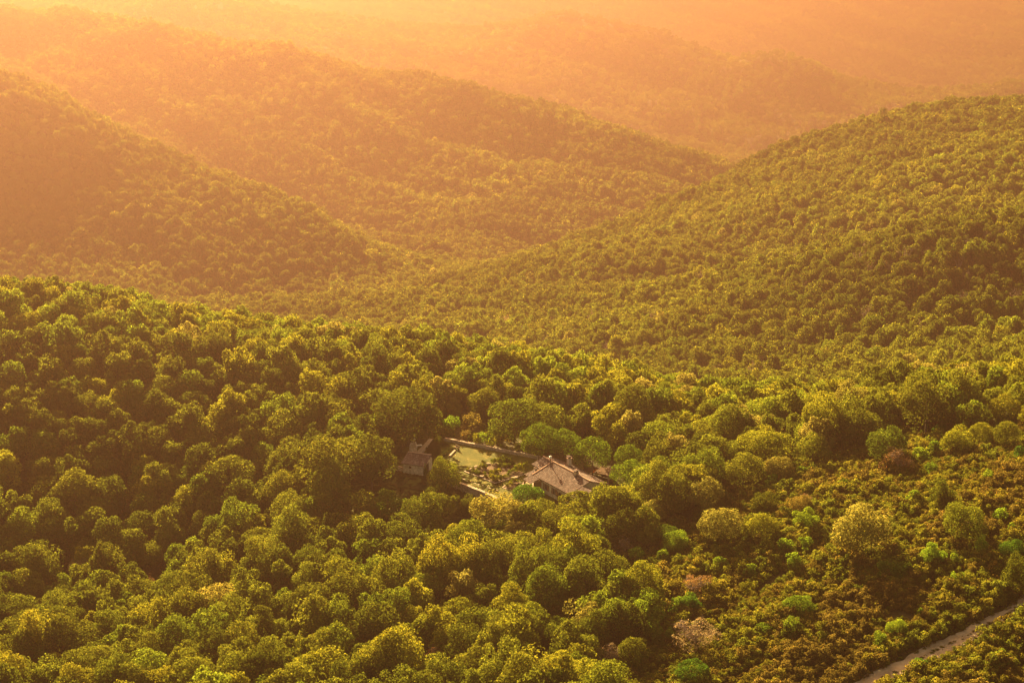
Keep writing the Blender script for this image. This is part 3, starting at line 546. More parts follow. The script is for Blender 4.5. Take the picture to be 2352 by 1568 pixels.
# ------------------------------------------------------------------ far woods
Pf = np.concatenate([jitter_grid(560, 900, 4.3, 0.36), jitter_grid(900, 1300, 4.5, 0.31), jitter_grid(1300, 2000, 5.0, 0.265), jitter_grid(2000, 3200, 6.3, 0.262), jitter_grid(3200, 6300, 10.5, 0.262)])
Zf = height(Pf[:, 0], Pf[:, 1]); n = len(Pf)
dfac = np.clip(np.interp(Pf[:, 1], [700, 1000, 1500, 2500, 5000], [1.0, 1.05, 1.15, 1.35, 2.1]), 1, 3)
D = np.clip(rng.gamma(12, 5.1 / 12, n), 3, 7.2) * dfac; D2 = D * rng.uniform(0.75, 1.25, n); H = D * rng.uniform(0.75, 1.25, n) / dfac ** .3
idx = np.where(Pf[:, 1] < 1700, rng.integers(0, 6, n), rng.integers(6, 12, n))
bz = vnoise(Pf[:, 0], Pf[:, 1], 0.03, 1.3)
bare_zone = (Pf[:, 1] < 1000) & (rng.uniform(size=n) < 0.03 + 0.12 * (bz > 0.7)); idx[bare_zone] = rng.integers(12, 14, bare_zone.sum())
tf = tints(n, ['olive', 'dark', 'green', 'yellow', 'bright', 'pale'], [0.52, 0.25, 0.14, 0.06, 0.02, 0.01]); tf = tf * .75 + np.array(TINT['olive']) * .25; tf *= (1 + .18 * np.clip(vnoise(Pf[:, 0], Pf[:, 1], 0.012, 2.2), -1.5, 1.5))[:, None]
thin = (vnoise(Pf[:, 0], Pf[:, 1], 0.021, 5.1) + vnoise(Pf[:, 0], Pf[:, 1], 0.06, 0.7) > 2.3) & (rng.uniform(size=n) < .6); D[thin] *= .5; D2[thin] *= .5; H[thin] *= .4
scatter('woodland', np.concatenate([Pf, (Zf + 1.0)[:, None]], 1), idx, np.stack([rng.normal(size=n) * .08, rng.normal(size=n) * .08, rng.uniform(0, 6.28, n)], -1),
        np.stack([D, D2, H], -1), tf, 'dense oak woodland covering the hazy hills beyond the near ridge', 'woodland')
# ------------------------------------------------------------------ single trees
ZO = {'a': (0, 1100), 'b': (800, 1100), 'c': (1600, 1100), 'd': (0, 600), 'e': (800, 600), 'f': (1600, 600)}
TREES = """
a 1180 180 180 200 green dome|a 1480 160 330 230 olive dome|a 1800 250 280 300 olive tall|a 1520 310 220 180 dark broad|a 620 260 200 200 olive dome|a 280 260 260 200 dark broad
a 330 410 160 150 olive dome|a 900 480 280 180 dark broad|a 640 400 240 170 dark dome|a 1080 550 220 160 olive dome|a 150 630 230 190 dark round|a 560 640 220 150 olive dome
a 950 650 200 180 olive dome|a 750 740 250 200 dark broad|a 520 760 170 170 silver dome|a 170 860 230 260 olive tall|a 400 880 240 220 green ragged|a 1330 700 200 160 olive dome
a 1650 570 230 200 olive dome|a 1990 510 260 200 yellow dome|a 2250 480 200 180 olive broad|a 1430 760 250 240 yellow ragged|a 880 920 300 220 olive broad|a 1130 880 220 170 green dome
a 1600 950 320 260 olive broad|a 1850 1010 250 260 olive ragged|a 1960 830 220 260 olive tall|a 2160 780 280 260 yellow dome|a 520 1080 250 230 olive dome|a 90 1150 200 170 dark dome
a 560 1230 330 220 dark broad|a 830 1290 200 220 olive tall|a 1090 1010 260 180 olive broad|a 1180 1190 300 170 dark broad|a 1480 1190 300 220 dark ragged|a 1690 1340 240 200 olive dome
a 1240 1350 180 150 dark dome|a 1400 1370 240 200 olive ragged|a 1980 1270 280 220 yellow dome|a 2250 1180 230 200 olive dome|a 350 1380 240 160 yellow broad|a 100 1400 220 140 yellow broad
a 800 1430 260 140 olive dome|a 1060 1410 200 160 olive dome|a 2050 1430 400 140 yellow broad|a 230 1010 200 150 dark dome|a 1300 470 230 190 dark dome|a 1790 430 200 170 olive dome
b 70 300 170 170 olive ragged|b 600 360 260 240 dark dome|b 1090 390 330 260 pale dome|b 200 520 280 260 olive broad
b 480 520 290 280 dark tall|b 810 550 230 180 yellow ragged|b 830 680 290 230 olive dome|b 980 560 200 180 dark dome|b 1210 620 330 260 olive dome|b 1390 590 180 200 yellow ragged
b 1520 450 300 220 olive broad|b 1660 570 200 190 dark dome|b 1880 470 260 220 dark dome|b 2080 370 170 150 pale dome|b 1950 290 220 160 yellow dome|b 2050 530 150 130 olive dome
b 2160 520 150 130 deep round|b 90 790 270 200 green dome|b 440 780 200 180 deep round|b 300 910 290 270 olive dome|b 600 880 280 240 olive dome|b 1080 860 200 150 olive dome
b 1180 980 280 300 yellow tall|b 860 1010 240 220 yellow dome|b 730 1010 100 140 olive tall|b 1460 860 280 230 olive broad|b 1240 810 200 120 olive broad|b 1000 1130 340 260 dark broad
b 1320 1060 180 220 olive tall|b 530 1090 250 220 yellow ragged|b 150 1190 270 220 dark dome|b 430 1280 330 240 yellow broad|b 90 1420 230 140 yellow dome|b 910 1360 280 220 olive dome
b 1430 1190 170 220 olive tall|b 1640 1060 270 250 pale ragged|b 1230 1340 300 200 olive ragged|b 1610 1390 220 240 green dome|b 1960 1280 180 200 olive dome|b 1350 1430 300 120 yellow broad
b 660 450 150 150 olive dome|b 1750 370 200 170 olive dome|b 1480 1010 190 150 dark dome|b 1750 700 190 170 olive dome|b 640 1400 150 130 olive ragged|b 1800 1390 170 160 dark ragged
c 310 270 240 230 pale dome|c 170 130 150 160 yellow dome|c 780 100 180 160 pale dome|c 1310 480 370 290 pale dome|c 430 460 260 190 pale dome|c 680 470 210 180 yellow tall
c 2320 760 200 250 dark dome|c 930 330 150 130 brown dome|c 560 120 280 160 olive broad|c 410 120 170 150 yellow dome|c 1820 260 180 150 dark ragged|c 1980 450 290 240 green broad
d 1390 620 190 270 dark tall|d 1270 660 150 180 olive tall|d 2150 1090 280 210 olive dome|d 1810 1160 260 280 olive tall|d 1890 1300 150 200 olive round|d 1680 730 180 170 green dome
d 1060 920 250 200 olive dome|d 1660 590 200 160 green dome|d 2190 900 250 220 dark dome|d 830 890 170 180 olive dome|d 560 1010 220 200 olive dome|d 1240 1010 220 170 olive dome
e 510 1040 420 330 dark dome|e 290 690 180 280 green tall|e 810 880 200 180 bright dome|e 1090 890 180 130 bright broad|e 1450 960 230 190 dark dome|e 1680 960 230 200 olive broad
e 1190 1110 330 210 green broad|e 1420 1130 330 190 green broad|e 2000 1120 240 220 olive dome|e 1660 800 300 170 yellow broad|e 2120 960 190 210 green dome|e 100 880 200 170 olive dome
e 640 670 190 150 bright dome|e 1270 700 240 180 bright ragged|e 60 1060 250 210 dark dome|e 920 1110 110 120 brown dome|e 440 900 160 130 olive dome|e 1000 980 190 140 olive dome
f 1420 1030 260 260 dark dome|f 1740 1000 350 330 dark dome|f 1480 1240 280 210 deep dome|f 900 1150 160 150 brown dome|f 700 1290 330 230 yellow broad|f 1000 1280 230 170 olive dome
f 1230 1120 210 190 olive ragged|f 2090 1190 170 150 yellow dome|f 1930 1220 190 190 yellow tall|f 970 880 170 110 bright dome|f 2230 1020 200 160 yellow dome|f 2080 900 190 130 olive dome
f 330 1170 250 190 bright dome|f 560 1080 180 150 bright broad|f 180 1130 200 150 bright dome|f 520 1330 250 190 olive broad|f 60 900 150 120 yellow dome|f 820 1060 200 130 yellow broad
f 1120 1000 170 120 bright ragged|f 1330 900 170 130 olive dome|f 1600 850 170 120 green dome|f 1900 960 180 150 olive dome|f 2250 1190 170 170 olive dome|f 420 1010 200 140 bright dome
"""
SAPL = """
c 240 970 100 130 deep tall|c 140 990 90 110 green dome|c 920 990 160 130 green dome|c 870 1110 100 120 green dome|c 700 1140 90 80 green dome|c 230 1410 200 150 deep round|c 960 430 160 150 bright ragged
c 750 190 90 80 bright dome|c 930 135 60 70 bright dome|c 1200 210 80 70 green dome|c 1500 760 140 130 deep dome|c 1600 750 80 80 green dome|c 880 700 80 100 bright dome|c 610 760 80 80 green dome
c 830 600 110 90 bright ragged|c 960 590 80 80 bright ragged|c 1760 650 160 110 bright ragged|c 2080 590 80 110 bright tall|c 2280 620 150 130 deep dome|c 1650 300 90 90 green dome|c 2120 160 70 70 bright dome
c 1760 100 70 60 green dome|c 1920 810 90 80 bright ragged|c 1440 1200 90 90 green ragged|c 1690 1030 60 60 green dome|c 1700 1360 90 70 deep dome|c 2210 1310 90 90 green dome|c 130 590 130 90 bright broad
c 45 670 60 70 green dome|c 420 710 90 70 bright ragged|c 700 650 60 60 bright dome|c 2200 400 90 90 bright ragged|c 2280 490 70 60 bright dome|c 1910 680 60 60 bright dome|c 1540 1120 110 80 bright broad|c 700 320 160 120 dark ragged
b 1970 660 90 90 bright dome|b 2140 670 70 80 green dome|b 1890 790 90 70 bright broad|b 1990 750 70 90 green dome|b 2000 1000 300 130 green ragged|b 2300 970 100 140 deep tall|b 2070 1140 140 140 green ragged
b 2220 570 140 90 bright broad|b 730 330 180 150 olive ragged|b 220 340 200 150 olive ragged|b 2250 980 90 90 green dome|b 2180 1160 60 80 green tall
f 1780 1290 100 90 green dome|f 1820 1170 80 70 deep dome|f 1700 1330 110 90 bright dome|f 1760 1420 70 70 green dome|f 1100 1340 60 60 bright dome|f 930 1440 60 70 bright dome|f 2120 1450 70 60 green dome|f 2330 1330 70 100 deep dome
e 790 1130 100 100 bright ragged|e 990 1220 70 60 bright dome|e 790 1030 130 110 yellow ragged
"""
BARE = """
c 260 1170 270 210 tan|c 280 850 190 140 rust|c 1550 60 190 110 rust|b 1900 610 140 130 tan|b 1930 860 130 120 tan|b 1430 1080 130 110 tan|b 660 1310 170 160 rust|b 1800 1310 150 180 tan|b 2320 830 90 110 rust
a 770 300 110 150 rust|a 940 830 150 110 rust|c 960 310 100 90 rust|f 890 1110 60 90 red|e 1640 840 130 100 tan|e 1130 500 90 110 tan
"""
def parse(s):
    out = []
    for ln in s.strip().replace('\n', '|').split('|'):
        p = ln.split(); ox, oy = ZO[p[0]]; x, y, w_, h_ = map(float, p[1:5]); k = 2500 / 2352 / 1.0
        f = 900 / 2352; qx, qy = K(ox + x * f, oy + y * f); out.append((qx, qy, w_ * f * PX / 2500, h_ * f * PX / 2500, *p[5:]))
    return out
HEATH = [K(*q) for q in [(1500,1667),(1560,1560),(1600,1480),(1510,1420),(1460,1370),(1590,1340),(1680,1280),(1700,1215),(1880,1130),(2080,1110),(2200,1070),(2520,1060),(2750,1120),(3150,1400),(3200,2300),(1480,2300)]]
NOTREE = [K(*q) for q in [(870,1165),(930,1120),(985,1075),(1030,1052),(1100,1040),(1250,1050),(1330,1085),(1420,1075),(1560,1140),(1640,1175),(1640,1215),(1530,1258),(1390,1262),(1270,1250),(1170,1292),(1060,1310),(960,1292),(870,1240)]]
CLEAR2 = [K(*q) for q in [(900,1150),(985,1085),(1050,1062),(1086,1070),(1325,1116),(1420,1105),(1500,1130),(1620,1180),(1600,1230),(1500,1240),(1390,1255),(1270,1245),(1170,1280),(1060,1290),(960,1280),(890,1220)]]
styles5 = ['dome', 'broad', 'tall', 'ragged', 'round', 'pine']
CROWN = {}
for si, st in enumerate(styles5):
    for v in range({'dome': 4, 'broad': 3, 'tall': 2, 'ragged': 3, 'round': 1, 'pine': 2}[st]):
        V, F = crown(10 * si + v, 5200 if st not in ('pine', 'round') else 5600, 28 if st not in ('pine', 'round') else 44, 0.037 if st not in ('pine', 'round') else 0.031, st); CROWN.setdefault(st, []).append(mesh_np('crown_' + st, V, F, 4, [M['leaf']]))
SMALL = [mesh_np('crown_small', *crown(700 + v, 900, 12, 0.085, 'ragged' if v % 2 else 'dome'), 4, [M['leaf']]) for v in range(4)]
TRUNK = [mesh_np('trunk', *trunk(800 + v), 4, [M['bark']]) for v in range(3)]
PTRUNK = mesh_np('trunk_pine', *trunk(810, 0.03, 9), 4, [M['bark']])
BAREM = [mesh_np('branches', *bare(820 + v, 900), 4, [M['pale_bark']]) for v in range(3)]
DRY = [mesh_np('dry_leaves', *crown(840 + v, 1500, 20, 0.035, 'ragged'), 4, [M['leaf']]) for v in range(2)]
recs = []                                # every single plant: dict(kind, P, D, V, tint, style, px)
def place(px, py, wpx, hpx, kind, tint, style, base_f=0.22, base_c=0.6):
    f = 480.0
    for _ in range(3):
        D = wpx / ppm(f); V = float(np.clip((hpx / ppm(f) - 0.28 * D) / 0.93 * 1.12, 0.72 * D, 1.5 * D)); base = base_f * D + base_c
        P = hit_canopy(px, py, base + V / 2); f = project(P)[2]
    P = np.array([P[0], P[1], hz(P[0], P[1])]); recs.append(dict(kind=kind, P=P, D=D, V=V, base=base, tint=tint, style=style, px=(px, py), wpx=wpx)); return recs[-1]
for q in parse(TREES): place(*q[:4], 'oak', q[4], q[5], 0.06 if q[5] == 'broad' else 0.2)
for q in parse(SAPL): place(q[0], q[1], q[2] * 1.12, q[3] * 1.15, 'sapling', q[4], q[5], 0.05, 0.55)
for q in parse(BARE): place(*q[:4], 'bare', q[4], 'bare', 0.12, 0.2)
# stone pines and other single trees by the house
for i, (x, y, w_, h_) in enumerate([(1237,1003,86,58),(1293,1014,80,60),(1361,1034,86,66),(1445,1045,68,46),(1447,1087,88,62)]):
    r = place(x, y, w_, h_, 'pine', 'pine', 'pine', 0.30, 0.8); r['V'] = 0.72 * r['D']
    r['label'] = ['stone pine with wide rounded crown, leftmost of three behind the farmhouse roof', 'stone pine with rounded crown, middle of three behind the farmhouse', 'stone pine with rounded crown, nearest the farmhouse chimney on its right', 'smaller stone pine half hidden behind the pine beside the shelter', 'bright green stone pine like a mushroom right of the wooden shelter'][i]
HERO = [((1516,1045,88,120),'oak','dark','tall','tall dark tree standing right of the stone pines'), ((765,1052,150,125),'oak','olive','dome','big rounded oak whose shade falls on the clearing left of the shed'),
        ((852,1050,120,116),'oak','dark','dome','dense dark oak touching the left end of the stone shed'), ((1020,1083,84,80),'oak','bright','dome','bright lime green tree between the stone shed and the retaining wall'),
        ((1005,1130,70,45),'sapling','dark','ragged','low dark bush under the lime green tree in the clearing'), ((1332,1153,80,52),'oak','olive','ragged','olive tree directly in front of the farmhouse long wall'),
        ((1243,1170,76,72),'oak','olive','dome','rounded olive tree in front of the farmhouse porch'), ((1212,1136,72,30),'sapling','deep','broad','low spreading green shrub between retaining wall and porch'),
        ((1077,1160,60,44),'sapling','dark','ragged','dark bush at the foot of the retaining wall'), ((890,1155,84,56),'sapling','green','ragged','loose green bush at the lower edge of the shaded clearing'),
        ((1007,1010,20,22),'sapling','dark','round','small round dark bush at the back left corner of the lawn'), ((977,1087,9,42),'sapling','deep','tall','slim dark columnar shrub against the stone shed front'),
        ((1274,1054,28,16),'sapling','rust','broad','rusty brown shrub at the right end of the garden wall')]
for (x, y, w_, h_), kd, ti, st, lb in HERO:
    r = place(x, y, w_, h_, kd, ti, st, *((0.2, 0.5) if kd == 'oak' else (0.02, 0.1))); r['label'] = lb
    if 'columnar' in lb: r['V'] = 3.0; r['D'] = 1.0
# fill the wood between them
hx = np.array([r['P'][:2] for r in recs]); hd = np.array([r['D'] for r in recs])
Pn = jitter_grid(300, 592, 5.2, 0.41, 0.45); Zn = height(Pn[:, 0], Pn[:, 1]); Dn = rng.uniform(5.2, 9.0, len(Pn)); prj = project(np.concatenate([Pn, Zn[:, None]], 1)); prc = project(np.concatenate([Pn, (Zn + Dn * .8)[:, None]], 1))
wob = 14 * np.sin(prj[:, 0] * .05) ; okm = ~in_poly(NOTREE, prj[:, 0], prj[:, 1]) & ~in_poly(HEATH, prj[:, 0] + wob, prj[:, 1] + wob)
okm &= ~in_poly([K(*q) for q in [(1070,1060),(1080,1010),(1180,1000),(1270,1030),(1330,1060),(1330,1110)]], prj[:, 0], prj[:, 1])
okm &= (prj[:, 0] > -900) & (prj[:, 0] < PX + 900)
dst = np.min(np.hypot(Pn[:, None, 0] - hx[None, :, 0], Pn[:, None, 1] - hx[None, :, 1]) / (0.5 * (hd[None] + Dn[:, None])), 1); okm &= dst > 0.54
# keep sight lines to the garden open: nothing whose crown would hide it
okm &= ~in_poly([K(*q) for q in [(850,1150),(985,1085),(1050,1055),(1330,1060),(1570,1130),(1570,1200),(1400,1240),(1290,1245),(1200,1225),(1190,1290),(1000,1300),(870,1260)]], prc[:, 0], prc[:, 1])
sel = np.nonzero(okm)[0]
names = ['olive', 'dark', 'green', 'yellow', 'bright', 'pale']
fill = []
for k in sel:
    x, y = prc[k, 0], prc[k, 1]
    pr = [.42, .24, .14, .13, .04, .03]
    if x > 1000 and y < 1000: pr = [.26, .12, .14, .24, .18, .06]
    if y < 790: pr = [.23, .0, .20, .27, .26, .04]  # brighter tints on the crest put its sunlit look into the leaf colour
    if x < 900 and y > 800: pr = [.48, .30, .12, .07, .02, .01]
    st = ['dome', 'dome', 'broad', 'tall', 'ragged'][rng.integers(5)]; st = 'dome' if y < 800 and st == 'tall' else st; V = Dn[k] * rng.uniform(0.8, 1.2)
    fill.append(dict(kind='oak', P=np.array([Pn[k, 0], Pn[k, 1], Zn[k]]), D=Dn[k], V=V, base=.22 * Dn[k] + .6, tint=names[rng.choice(6, p=pr)], style=st, px=(x, y), wpx=Dn[k] * ppm(prc[k, 2])))
inview = [r for r in fill if -20 < r['px'][0] < PX + 20 and r['px'][1] < 1590]; rest = [r for r in fill if not (-20 < r['px'][0] < PX + 20 and r['px'][1] < 1590)]
inview.sort(key=lambda r: -r['wpx']); n_hand = sum(r['kind'] == 'oak' for r in recs); room = max(0, 300 - n_hand)
recs += inview[:room]; rest += inview[room:]
print('hand', n_hand, 'fill', len(fill), 'single', min(room, len(inview)), 'rest', len(rest))
# bare trees along the near crest
for i, (x, y) in enumerate([(462,738),(490,742),(512,741),(540,747),(566,748),(590,752),(612,752),(640,757),(700,768),(905,772),(960,782),(1010,790),(1090,800),(1420,862),(1475,868),(1545,885),(1620,905),(250,725),(330,745)]):
    place(x, y + 4, rng.uniform(24, 40), rng.uniform(30, 46), 'bare', 'stem', 'bare', 0.25, 1.0)
# ---- words for the labels
COLW = {'olive': 'olive', 'dark': 'dark olive', 'green': 'mid green', 'bright': 'bright green', 'yellow': 'yellow-green', 'pale': 'pale straw-green', 'brown': 'brownish', 'silver': 'silvery grey', 'deep': 'deep green', 'pine': 'fresh green', 'tan': 'tan', 'rust': 'reddish brown', 'red': 'red', 'stem': 'pale grey'}
STW = {'dome': 'domed', 'broad': 'spreading', 'tall': 'tall', 'ragged': 'ragged', 'round': 'ball-shaped', 'pine': 'umbrella'}
def zone(x, y):
    q = (x, y)
    if in_poly(HEATH, np.array([x]), np.array([y + 10]))[0]:
        if y > 1420: return 'in the heath near the track'
        if x > 2050: return 'at the heath right edge'
        if y < 1130: return 'in the upper heath'
        if y < 1290: return 'in the middle heath'
        return 'in the lower heath'
    if y > 1440: return 'at the photo bottom ' + ('left corner' if x < 420 else 'left' if x < 900 else 'middle' if x < 1300 else 'right')
    if x < 520:
        return 'on the far left ' + ('crest' if y < 780 else 'upper slope' if y < 950 else 'middle slope' if y < 1130 else 'lower slope' if y < 1290 else 'gully')
    if x < 860: return 'left of the shed' if 930 < y < 1150 else 'on the upper left ridge' if y < 810 else 'high above the shed' if y <= 930 else 'below the dark clearing' if y < 1290 else 'in the lower left wood'
    if y < 850: return 'on the ridge behind the lawn'
    if y < 960 and x < 1260: return 'behind the lawn'
    if y < 1000 and x < 1600: return 'behind the stone pines'
    if x > 1900 and y < 1080: return 'above the heath'
    if x > 1480 and y < 1100: return 'right of the farmhouse'
    if y < 1060: return 'close to the garden'
    if y < 1260: return 'just below the garden' if x < 1480 else 'below right of the farmhouse'
    return 'in the lower middle wood' if x < 1300 else 'beside the heath'
ORD = ['first', 'second', 'third', 'fourth', 'fifth', 'sixth', 'seventh', 'eighth', 'ninth', 'tenth']
NUM = ['one', 'two', 'three', 'four', 'five', 'six', 'seven', 'eight', 'nine', 'ten', 'eleven', 'twelve']
NAMEK = {'oak': ('broadleaf_tree', 'tree', 'broadleaf trees of the near wood'), 'sapling': ('shrub', 'shrub', 'single shrubs and young trees'), 'bare': ('bare_tree', 'bare tree', 'dry and leafless trees'), 'pine': ('stone_pine', 'pine tree', 'stone pines by the farmhouse')}
bucket = {}
for r in recs:
    if 'label' in r: continue
    D = r['D']; sz = 'very large' if D > 10 else 'large' if D > 8.2 else 'middle-sized' if D > 6.4 else 'small' if D > 3.5 else 'very small'
    if r['kind'] == 'oak': r['label'] = '%s %s %s tree %s' % (sz, COLW[r['tint']], STW[r['style']], zone(*r['px']))
    elif r['kind'] == 'sapling': r['label'] = '%s %s shrub %s' % (sz, COLW[r['tint']], zone(*r['px'])) if r['style'] in ('dome', 'round') else '%s %s %s shrub %s' % (sz, COLW[r['tint']], STW[r['style']], zone(*r['px']))
    else: r['label'] = '%s %s %s tree %s' % (sz, COLW[r['tint']], 'leafless' if r['tint'] == 'stem' else 'dry', zone(*r['px']))
    bucket.setdefault(r['label'], []).append(r)
for lb, rs in bucket.items():
    if len(rs) > 1:
        rs.sort(key=lambda r: r['px'][0]); n_ = len(rs)
        for i, r in enumerate(rs): r['label'] = lb + ', ' + (('left one of two', 'right one of two')[i] if n_ == 2 else '%s of %s from left' % (ORD[i] if i < 10 else str(i + 1) + 'th', NUM[n_ - 1] if n_ <= 12 else n_))
# ---- build each plant: a root with a trunk and a crown
cnt = {}
for r in recs:
    nm, cat, grp = NAMEK[r['kind']]; D, V, base = r['D'], r['V'], r['base']
    root = empty(nm, r['P'] - np.array([0, 0, .05]), rng.uniform(0, 6.28), r['label'], cat, grp)
    c = np.array(TINT.get(r['tint'], TINT['tan']))
    if r['kind'] == 'oak': c = .72 * c + .28 * np.array(TINT['olive'])
    c = c * rng.uniform(0.88, 1.14) * np.array([rng.uniform(.94, 1.06), 1, 1])
    sy = rng.uniform(.82, 1.18)
    if r['kind'] == 'sapling' and r['tint'] in ('bright', 'green', 'deep'): c = c * np.array([1.1, 1.25, 1.1])
    def child(name, me, z, sx, sz, color=None):
        o = link(name, me, root, (0, 0, z)); o.scale = (sx, sx * sy, sz)
        if color is not None: o.color = (*color, 1)
        return o
    if r['kind'] == 'bare':
        me = BAREM[rng.integers(3)]; child('branches', me, base, D, V)
        if r['tint'] != 'stem': child('dry_leaves', DRY[rng.integers(2)], base, D, V, c)
        continue
    ms = SMALL if D < 4.2 and r['style'] in ('dome', 'ragged') else CROWN[r['style']]
    child('crown', ms[rng.integers(len(ms))], base, D, V, c)
    child('trunk', PTRUNK if r['kind'] == 'pine' else TRUNK[rng.integers(3)], 0, D * (.8 if r['kind'] == 'oak' else .6), base + V * .85)
# ---- the remaining near trees join one woodland object
for i in range(6):
    V, F, mi = with_trunk(crown(150 + i, 2600, 24, 0.052, styles[i]), i); source('wood_%02d' % (18 + i), V, F, [M['leaf_wood'], M['bark']], mi)
n = len(rest); A = lambda k: np.array([r[k] for r in rest])
scatter('near_woodland', A('P') + np.array([0, 0, 1.5]), rng.integers(18, 24, n), np.stack([np.zeros(n), np.zeros(n), rng.uniform(0, 6.28, n)], -1), np.stack([A('D'), A('D'), A('V')], -1),
        np.array([TINT[r['tint']] for r in rest]) * rng.uniform(.85, 1.15, (n, 1)), 'smaller trees filling the gaps of the near wood', 'woodland')
# ------------------------------------------------------------------ heath and undergrowth
Ph = jitter_grid(285, 470, 1.15, 0.38, 0.5); Zh = height(Ph[:, 0], Ph[:, 1]); pj = project(np.concatenate([Ph, Zh[:, None]], 1)); wob = 10 * np.sin(pj[:, 0] * .07)
inh = in_poly(HEATH, pj[:, 0] + wob, pj[:, 1] + wob) & (pj[:, 0] > 1200) & (pj[:, 0] < PX + 800)
dtr = np.full(len(Ph), 1e9)
for (ax, ay), (bx, by), wd in zip(TRACK, TRACK[1:], [5.6, 5.6, 5.4, 4.7, 4.2, 3.7, 3.1, 3.0]):
    dx, dy = bx - ax, by - ay; t = np.clip(((Ph[:, 0] - ax) * dx + (Ph[:, 1] - ay) * dy) / (dx * dx + dy * dy), 0, 1); dtr = np.minimum(dtr, np.hypot(Ph[:, 0] - ax - t * dx, Ph[:, 1] - ay - t * dy) - wd / 2)
gap = vnoise(Ph[:, 0], Ph[:, 1], 0.16, 0.4) + 0.5 * vnoise(Ph[:, 0], Ph[:, 1], 0.5, 2.0)
keep = inh & (dtr > 0.35) & (gap > -1.9); Ph, Zh, gap, dtr = Ph[keep], Zh[keep], gap[keep], dtr[keep]; n = len(Ph)
D = rng.uniform(1.4, 2.6, n) * (1 + 0.25 * np.clip(gap, -1, 1.2)); H = D * rng.uniform(0.75, 1.15, n)
mixv = vnoise(Ph[:, 0], Ph[:, 1], 0.07, 4.0) + rng.normal(size=n) * .8
hc = np.array([(0.140, 0.110, 0.020), (0.170, 0.155, 0.016), (0.150, 0.160, 0.014), (0.115, 0.138, 0.013), (0.160, 0.128, 0.020)]); ht_ = hc[np.clip(((mixv + 1.6) * 1.3).astype(int), 0, 4)] * rng.uniform(.75, 1.25, (n, 1))
scatter('heath', np.concatenate([Ph, (Zh - .1)[:, None]], 1), rng.integers(14, 18, n), np.stack([np.zeros(n), np.zeros(n), rng.uniform(0, 6.28, n)], -1), np.stack([D, D, H], -1), ht_, 'dense brown and olive heath scrub covering the right slope', 'heath')
Pu = jitter_grid(300, 600, 2.6, 0.40, 0.5); Zu = height(Pu[:, 0], Pu[:, 1]); pj = project(np.concatenate([Pu, Zu[:, None]], 1))
ku = ~in_poly(HEATH, pj[:, 0], pj[:, 1]) & ~in_poly(CLEAR2, pj[:, 0], pj[:, 1]) & (pj[:, 0] > -900) & (pj[:, 0] < PX + 900); Pu, Zu = Pu[ku], Zu[ku]; n = len(Pu)
D = rng.uniform(1.2, 3.0, n); scatter('undergrowth', np.concatenate([Pu, (Zu - .1)[:, None]], 1), rng.integers(14, 18, n), np.stack([np.zeros(n), np.zeros(n), rng.uniform(0, 6.28, n)], -1), np.stack([D, D, D * rng.uniform(.5, .9, n)], -1),
        tints(n, ['olive', 'yellow', 'dark', 'brown', 'green'], [.34, .22, .18, .16, .10]), 'low bushes and rough grass between the trees', 'undergrowth')
# grass of the clearing and rough grass of the lawn edge
def tufts(poly, n, smin, smax, cols):
    a = np.array(poly); x = rng.uniform(a[:, 0].min(), a[:, 0].max(), n * 3); y = rng.uniform(a[:, 1].min(), a[:, 1].max(), n * 3); k = np.nonzero(in_poly(poly, x, y))[0][:n]; x, y = x[k], y[k]; m = len(k); s = rng.uniform(smin, smax, m)
    return np.stack([x, y, height(x, y) - .05], -1), s, np.array(cols)[rng.integers(0, len(cols), m)] * rng.uniform(.8, 1.2, (m, 1))
Pg, sg, cg = tufts([(x * 1.0, y) for x, y in CLEARING], 2600, .3, .9, [(0.06, 0.062, 0.015), (0.075, 0.07, 0.02), (0.05, 0.055, 0.012)]); n = len(Pg)
scatter('clearing_grass', Pg, rng.integers(14, 18, n), np.stack([np.zeros(n), np.zeros(n), rng.uniform(0, 6.28, n)], -1), np.stack([sg * 1.6, sg * 1.6, sg * .35], -1), cg, 'shaded rough grass of the clearing below the retaining wall', 'grass')
Pg, sg, cg = tufts([gz(*Z2(1470,260)), gz(*Z2(1800,330)), gz(*Z2(2000,520)), gz(*Z2(1850,650)), gz(*Z2(1500,720)), gz(*Z2(1180,680))], 240, .5, 1.0, [(0.06, 0.07, 0.015), (0.08, 0.085, 0.02)]); n = len(Pg)
scatter('vegetable_rows', Pg + np.array([0, 0, .1]), rng.integers(14, 18, n), np.stack([np.zeros(n), np.zeros(n), rng.uniform(0, 6.28, n)], -1), np.stack([sg, sg, sg * .6], -1), cg, 'dark low vegetable plants beside the walkway', 'plants')
# kitchen garden plants, one by one
GP = [(450,600,.9,'yellow'),(600,640,1.2,'olive'),(700,690,1.5,'green'),(740,600,1.2,'dark'),(800,545,1.5,'olive'),(900,560,1.6,'dark'),(860,440,1.3,'dark'),(930,790,1.1,'dark'),(1080,840,1.8,'yellow'),(1160,870,1.7,'yellow'),(1240,850,1.6,'olive'),(1330,830,1.3,'dark'),(1420,800,1.2,'olive'),(1100,700,1.5,'yellow'),(1180,690,1.5,'olive'),(1260,690,1.6,'yellow'),(1030,680,1.1,'dark'),(1500,760,1.3,'green'),(1560,690,1.3,'green'),(1640,640,1.3,'olive'),
      (1120,430,1.6,'green'),(1210,410,1.6,'olive'),(1300,390,1.6,'dark'),(1400,370,2.0,'dark'),(1390,430,1.6,'green'),(1480,400,1.5,'dark'),(1540,400,1.6,'bright'),(1620,450,1.4,'olive'),(1280,520,1.3,'dark'),(1400,520,1.4,'olive'),(1520,510,1.3,'dark'),(1620,930,1.6,'olive'),(1560,1010,1.3,'yellow'),(1480,1040,1.2,'dark'),(1720,930,1.3,'dark'),(900,720,1.1,'olive')]
gb = {}
